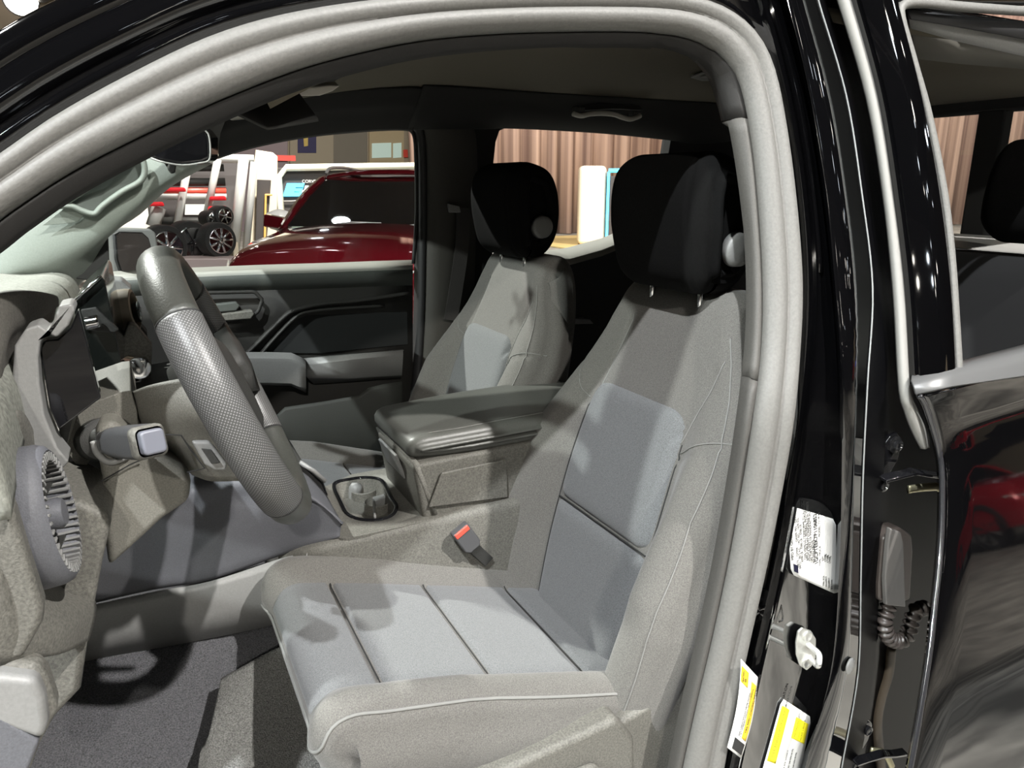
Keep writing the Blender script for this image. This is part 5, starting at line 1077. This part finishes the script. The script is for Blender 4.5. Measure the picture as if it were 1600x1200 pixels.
# bezel frame of gauge screen
bzp = [(18, 545), (40, 512), (58, 505), (72, 516), (86, 500), (92, 476), (116, 474), (118, 486), (104, 520), (86, 528), (80, 514), (66, 520), (62, 540)]
MB().prism([G(x, y, .20) for x, y in ((16, 640), (22, 540), (40, 514), (60, 507), (75, 518), (84, 500), (92, 478), (112, 474), (118, 484), (108, 508), (88, 528), (76, 522), (64, 534), (60, 560), (62, 600), (70, 650), (90, 700), (108, 722), (90, 740), (60, 720), (36, 690))], (0, .05, 0)).build('gauge_bezel', PLL, DA, bevel=.003)
MB().prism([G(x, y, .225) for x, y in ((62, 545), (70, 532), (90, 530), (110, 512), (122, 484), (152, 600), (158, 622), (92, 672), (78, 640))], (0, .02, 0)).build('gauge_screen', GBLK, DA, bevel=.002)
# left grained lower body and end
MB().grid(patch([[G(-60, 610, .10), G(0, 650, .14), G(34, 642, .16), G(60, 690, .22), G(80, 745, .26)],
                 [G(-60, 700, .09), G(0, 760, .10), G(30, 800, .14), G(70, 880, .17), G(110, 905, .20)],
                 [G(-60, 880, .02), G(0, 900, .03), G(40, 960, .05), G(100, 960, .10), G(150, 940, .18)],
                 [G(-60, 1050, .02), G(0, 1040, .03), G(50, 1030, .05), G(100, 1020, .09), G(140, 1000, .16)]], 5)).build('dash_lower', PLA, DA, smooth=180, solid=.01)
# end cap with bevelled outline
MB().prism([G(x, y, .035) for x, y in ((-80, 640), (-20, 700), (22, 800), (40, 860), (68, 948), (66, 975), (34, 1033), (-80, 1036))], (0, .03, 0)).build('end_cap', PLA, DA, bevel=.008)
MB().prism([G(x, y, .17) for x, y in ((70, 780), (125, 782), (168, 802), (174, 818), (160, 880), (136, 1010), (126, 1080), (98, 1110), (70, 1140), (40, 1200), (20, 1260), (-80, 1260), (-80, 1030), (34, 1033), (60, 985))], (0, .14, 0)).build('knee_panel', PLA, DA, bevel=.010)
MB().prism([G(x, y, .03) for x, y in ((-80, 1038), (0, 1036), (60, 1040), (74, 1058), (92, 1112), (76, 1140), (60, 1170), (44, 1215), (-80, 1215))], (0, .03, 0)).build('release_handle_housing', PLA, DA, bevel=.008)
MB().prism([G(x, y, .015) for x, y in ((-80, 1056), (0, 1056), (58, 1062), (70, 1090), (76, 1130), (66, 1160), (-80, 1110))], (0, .03, 0)).build('release_handle', PLL, DA, bevel=.008)
MB().prism([G(x, y, .015) for x, y in ((-80, 1112), (0, 1118), (62, 1160), (40, 1215), (-80, 1215))], (0, .02, 0)).build('fuse_cover', PLB, DA, bevel=.004)
# round vent
vc = G(98, 800, .115); va = V((1, -.10, .10)).normalized(); vu = V((0, 0, 1)); vu = (vu - va * vu.dot(va)).normalized(); vw = va.cross(vu)
vr = .076
sq = (vu, vw, 1.0, .80)
MB().lathe(vc - va * .075, va, [(0, vr * .99), (.036, vr * .98)], 64, squash=sq).build('vent_barrel', mat('vent_silver', (0.36, 0.37, 0.38), 0.4, metal=.5, var=.1, vscale=300), DA, smooth=50)
MB().lathe(vc - va * .040, va, [(0, vr * .93), (.001, vr * .98), (.004, vr), (.028, vr * .99), (.036, vr * .95), (.040, vr * .88), (.036, vr * .80), (.018, vr * .76), (.0, vr * .74), (-.02, vr * .7), (-.02, 0)], 64, squash=sq).build('vent_ring', PLB, DA, smooth=50); VR = bpy.data.objects['vent_ring']
kn = MB()
for k in range(44):
    a = 2 * math.pi * k / 44; d = vu * math.cos(a) + vw * math.sin(a) * .80
    p = vc + d * vr * .80 - va * .012; kn.box(p, (.026, .003, .009), Matrix((va, vw * math.cos(a) - vu * math.sin(a) , d)).transposed())
kn.build('vent_knurling', PLL, VR, smooth=0, bevel=.0006)
for k in (-2, -1, 0, 1, 2): MB().box(vc + vu * vr * .26 * k - va * .02, (.016, 2 * vr * .74 * .80 * math.sqrt(max(.05, 1 - (.26 * k / .76) ** 2)), .0025), Matrix((va, vw, vu)).transposed()).build('vent_slat', PLD, VR, smooth=0)
MB().lathe(vc - va * .03, va, [(0, .016), (.028, .016), (.032, .013), (.033, 0)], 32).build('vent_knob', PLB, VR)
# display screen in the middle, standing thin slab
scp = [G(x, y, .72) for x, y in ((112, 472), (156, 432), (160, 430), (193, 560), (192, 556), (190, 586), (190, 600), (188, 628), (158, 640), (150, 600))]
MB().prism([G(x, y, .66) for x, y in ((113, 474), (158, 431), (164, 438), (180, 520), (192, 580), (156, 640))], (.006, .30, 0)).build('display_screen', mat('screen_glass', (0.01, 0.012, 0.011), 0.10, coat=.5), DA, bevel=.002)
MB().prism([G(x, y, .655) for x, y in ((126, 484), (150, 480), (186, 515), (178, 520), (134, 516))], (0, .01, 0)).build('screen_switch_panel', PLD, DA, bevel=.002)
MB().lathe(G(136, 505, .64), V((1, -.15, .15)), [(0, .011), (.016, .011), (.018, .009), (.018, 0)], 32).build('volume_knob', CHR, DA)
MB().tube([G(x, y, .655) for x, y in ((112, 474), (158, 431))], .003, 8).build('screen_edge', CHR, DA, smooth=180)
# passenger side dash end: blocks and far vent
MB().prism([G(x, y, 1.02) for x, y in ((160, 436), (190, 438), (206, 452), (197, 480), (180, 514), (170, 500))], (0, .08, 0)).build('dash_far_block', PLL, DA, bevel=.004)
MB().prism([G(x, y, 1.10) for x, y in ((150, 470), (196, 480), (230, 520), (240, 600), (210, 640), (150, 640))], (0, .06, 0)).build('dash_far_core', PLD, DA, bevel=.004)
MB().prism([G(x, y, .90) for x, y in ((188, 540), (200, 506), (212, 508), (238, 540), (236, 590), (196, 572))], (0, .04, 0)).build('dash_mid_block', PLA, DA, bevel=.004)
fv = G(208, 488, 1.00)
MB().lathe(fv - V((.06, 0, 0)), V((1, -.2, .1)), [(0.01, .046), (.055, .046), (.065, .044), (.067, .038), (.05, .034), (.05, 0)], 48).build('vent_barrel', mat('vent_tan', (0.24, 0.20, 0.15), 0.5), DA)
MB().lathe(fv + V((.004, 0, 0)), V((1, -.2, .1)), [(0, .022), (.008, .022), (.01, .012), (.01, 0)], 32).build('vent_knob', GBLK, DA)
for (x, y) in ((162, 588), (216, 574)): MB().lathe(G(x, y, .70), V((.35, -1, .1)), [(-.03, .020), (.006, .020), (.008, .016), (.008, 0)], 32).build('climate_knob', CHR, DA)
MB().box(G(190, 585, .73), (.06, .04, .03)).build('climate_panel', GBLK, DA, bevel=.004)

# ================================================================== STEERING COLUMN AND STALK
SCO = thing('steering_column', 'grey steering column shroud behind the wheel', 'steering column', tuple(G(210, 720, .35)))
PLS = mat('column_plastic', (0.135, 0.13, 0.112), 0.6, var=.22, vscale=500, bump=.5, bscale=700)
MB().prism([G(x, y, .25) for x, y in ((150, 700), (148, 668), (175, 655), (235, 700), (285, 735), (299, 755), (296, 785), (255, 812), (225, 840), (170, 890), (158, 800), (160, 750))], (0, .20, 0)).build('lower_shroud', PLS, SCO, bevel=.022)
MB().prism([G(x, y, .29) for x, y in ((102, 705), (120, 650), (135, 632), (190, 612), (205, 610), (214, 640), (216, 662), (250, 690), (230, 720), (160, 770), (155, 700), (150, 700), (130, 740))], (0, .18, 0)).build('upper_shroud', PLS, SCO, bevel=.016)
for pl in (((243, 684), (262, 679), (283, 680), (296, 700), (320, 732), (292, 738)), ((158, 752), (205, 725), (222, 718))):
    MB().tube([G(x, y, .243) for x, y in pl], .0009, 6).build('shroud_seam', SEAMD, SCO)
MB().tube(spl([G(x, y, .246) for x, y in ((146, 690), (152, 708), (170, 722), (192, 716), (205, 706))], 5), .004, 8).build('stalk_collar_lip', PLL, SCO, smooth=180)
sk = thing('turn_signal_stalk', 'dark grey signal stalk with pale end button pointing at the doorway', 'lever', tuple(G(200, 690, .2)))
a0 = G(160, 690, .27); a1 = G(236, 690, .105)
MB().lathe(a0 + V((0, .01, 0)), (a1 - a0), [(-.02, .028), (.004, .026), (.010, .018), (.03, .015)], 32).build('stalk_boot', PLD, sk)
ax = (a1 - a0).normalized(); L_ = (a1 - a0).length
def rrsec(c, w, h, r): 
    u = V((0, 0, 1)) - ax * ax.z; u.normalize(); s_ = ax.cross(u); return [c + s_ * a + u * b for a, b in rr(w, h, r)]
MB().grid([rrsec(a0 + ax * L_ * t, w, h, r) for t, w, h, r in ((.10, .024, .026, .010), (.30, .032, .034, .012), (.55, .034, .036, .010), (.85, .034, .036, .008), (.92, .030, .032, .008))], closed=True).build('stalk_body', mat('stalk_grey', (0.07, 0.072, 0.075), 0.45, bump=.2), sk, smooth=50)
MB().grid([rrsec(a0 + ax * L_ * t, w, h, r) for t, w, h, r in ((.88, .031, .033, .006), (.93, .034, .036, .007), (.98, .033, .035, .007), (1.0, .028, .030, .006))], closed=True).build('stalk_collar', PLA, sk, smooth=50)
MB().prism(rrsec(a0 + ax * L_ * .97, .024, .026, .005), ax * .016).build('stalk_button', mat('button_blue_grey', (0.13, 0.135, 0.16), 0.4), sk, bevel=.003)

# ================================================================== STEERING WHEEL
WC = V((.100, .355, 1.300)); th = R(22); WA = V((math.cos(th), -.085, math.sin(th))).normalized()   # axis towards the driver
WU = V((0, 0, 1)); WU = (WU - WA * WU.dot(WA)).normalized(); WS = WA.cross(WU).normalized()
SW = thing('steering_wheel', 'grey leather steering wheel with perforated grip', 'steering wheel', tuple(WC))
WR = .190
def wp(a, r=WR, d=0): return WC + (WU * math.cos(a) + WS * math.sin(a)) * r + WA * d
prof = [(.0215 * math.cos(2 * math.pi * k / 24), .0245 * math.sin(2 * math.pi * k / 24)) for k in range(24)]
def rim(a0, a1, m, nm, k=1.0, n=60):
    ps = [wp(a0 + (a1 - a0) * i / n) for i in range(n + 1)]; outs = [(p - WC).normalized() for p in ps]
    o = MB().sweep(ps, [(x * k * 1.25, y * k * .95) for x, y in prof], outs).build(nm, m, SW, smooth=180)
    if m is PERF:
        me = o.data; ul = me.uv_layers.new(name='grip'); M_ = len(prof)
        for pl in me.polygons:
            ks = [me.loops[l].vertex_index % M_ for l in pl.loop_indices]; wrap = max(ks) - min(ks) > M_ / 2
            for l in pl.loop_indices:
                vi = me.loops[l].vertex_index; kk = vi % M_
                if wrap and kk == 0: kk = M_
                ul.data[l].uv = ((vi // M_) / n * abs(a1 - a0) * WR / .0042, kk / M_ * 38)
    return o
def perf_mat():
    m = bpy.data.materials.new('perforated_leather'); m.use_nodes = True; nt = m.node_tree; b = nt.nodes['Principled BSDF']; b.inputs['Roughness'].default_value = .42
    uv = nt.nodes.new('ShaderNodeUVMap'); uv.uv_map = 'grip'; L = nt.links
    def vm(op, a, b=None):
        n = nt.nodes.new('ShaderNodeVectorMath'); n.operation = op; L.new(a, n.inputs[0])
        if b is not None: n.inputs[1].default_value = b
        return n
    def dots(off):
        f = vm('FRACTION', vm('ADD', uv.outputs[0], off).outputs[0]); c = vm('SUBTRACT', f.outputs[0], (.5, .5, 0)); return vm('LENGTH', c.outputs[0]).outputs['Value']
    mn = nt.nodes.new('ShaderNodeMath'); mn.operation = 'MINIMUM'; L.new(dots((0, 0, 0)), mn.inputs[0]); L.new(dots((.5, .5, 0)), mn.inputs[1])
    cr = nt.nodes.new('ShaderNodeValToRGB'); cr.color_ramp.elements[0].position = .15; cr.color_ramp.elements[0].color = (.20, .20, .20, 1); cr.color_ramp.elements[1].position = .24; cr.color_ramp.elements[1].color = (.055, .055, .053, 1)
    L.new(mn.outputs[0], cr.inputs[0]); L.new(cr.outputs[0], b.inputs['Base Color'])
    return m
PERF = perf_mat()
# angle 0 = top; near (doorway) side is the side with smaller y
sg = 1 if wp(math.pi / 2).y < WC.y else -1
rim(-R(47), R(47), LEW, 'rim')
rim(R(133), R(227), LEW, 'rim')
for s_ in (1, -1):
    rim(s_ * R(47), s_ * R(133), PERF, 'perforated_grip', 1.04)
    for a in (47, 133): rim(s_ * R(a) - .006, s_ * R(a) + .006, SEAMD, 'rim_seam', 1.045, 2)
    MB().grid([[wp(s_ * R(a), r, d) for r in (.178, .12, .06)] for a, d in ((72, .004), (84, .010), (96, .010), (110, .002))]).build('spoke', PLD, SW, smooth=180, solid=.022)
    MB().grid([[wp(s_ * R(a), r, .014) for r in (.145, .09)] for a in (80, 100)]).build('spoke_switches', GBLK, SW, solid=.006, bevel=.002)
MB().grid([[wp(R(a), r, d) for r in (.182, .11, .05)] for a, d in ((166, .0), (180, .006), (194, .0))]).build('spoke', PLD, SW, smooth=180, solid=.020)
MB().lathe(WC - WA * .06, WA, [(0, .06), (.03, .075), (.055, .085), (.070, .080), (.080, .06), (.084, 0)], 48).build('hub_cover', PLD, SW, smooth=180)
# back of wheel cover with paddle controls, seen from the side
MB().grid(patch([[G(206, 612, .30), G(240, 600, .27), G(300, 590, .25), G(330, 600, .25)], [G(212, 640, .30), G(255, 640, .25), (G(310, 640, .22)), G(350, 640, .22)], [G(216, 664, .32), G(270, 680, .26), G(330, 690, .24), G(380, 700, .22)], [G(300, 742, .32), G(330, 752, .28), G(380, 752, .26), G(420, 760, .26)]], 5)).build('wheel_back_cover', PLS, SW, smooth=180, solid=.01)
MB().prism([G(x, y, .215) for x, y in ((298, 686), (326, 686), (336, 698), (354, 722), (352, 732), (334, 731), (318, 722))], (0, -.010, 0)).build('paddle_switch', PLL, SW, bevel=.004)
MB().prism([G(x, y, .203) for x, y in ((314, 700), (330, 702), (344, 722), (330, 724))], (0, -.003, 0)).build('paddle_inset', PLD, SW, bevel=.001)
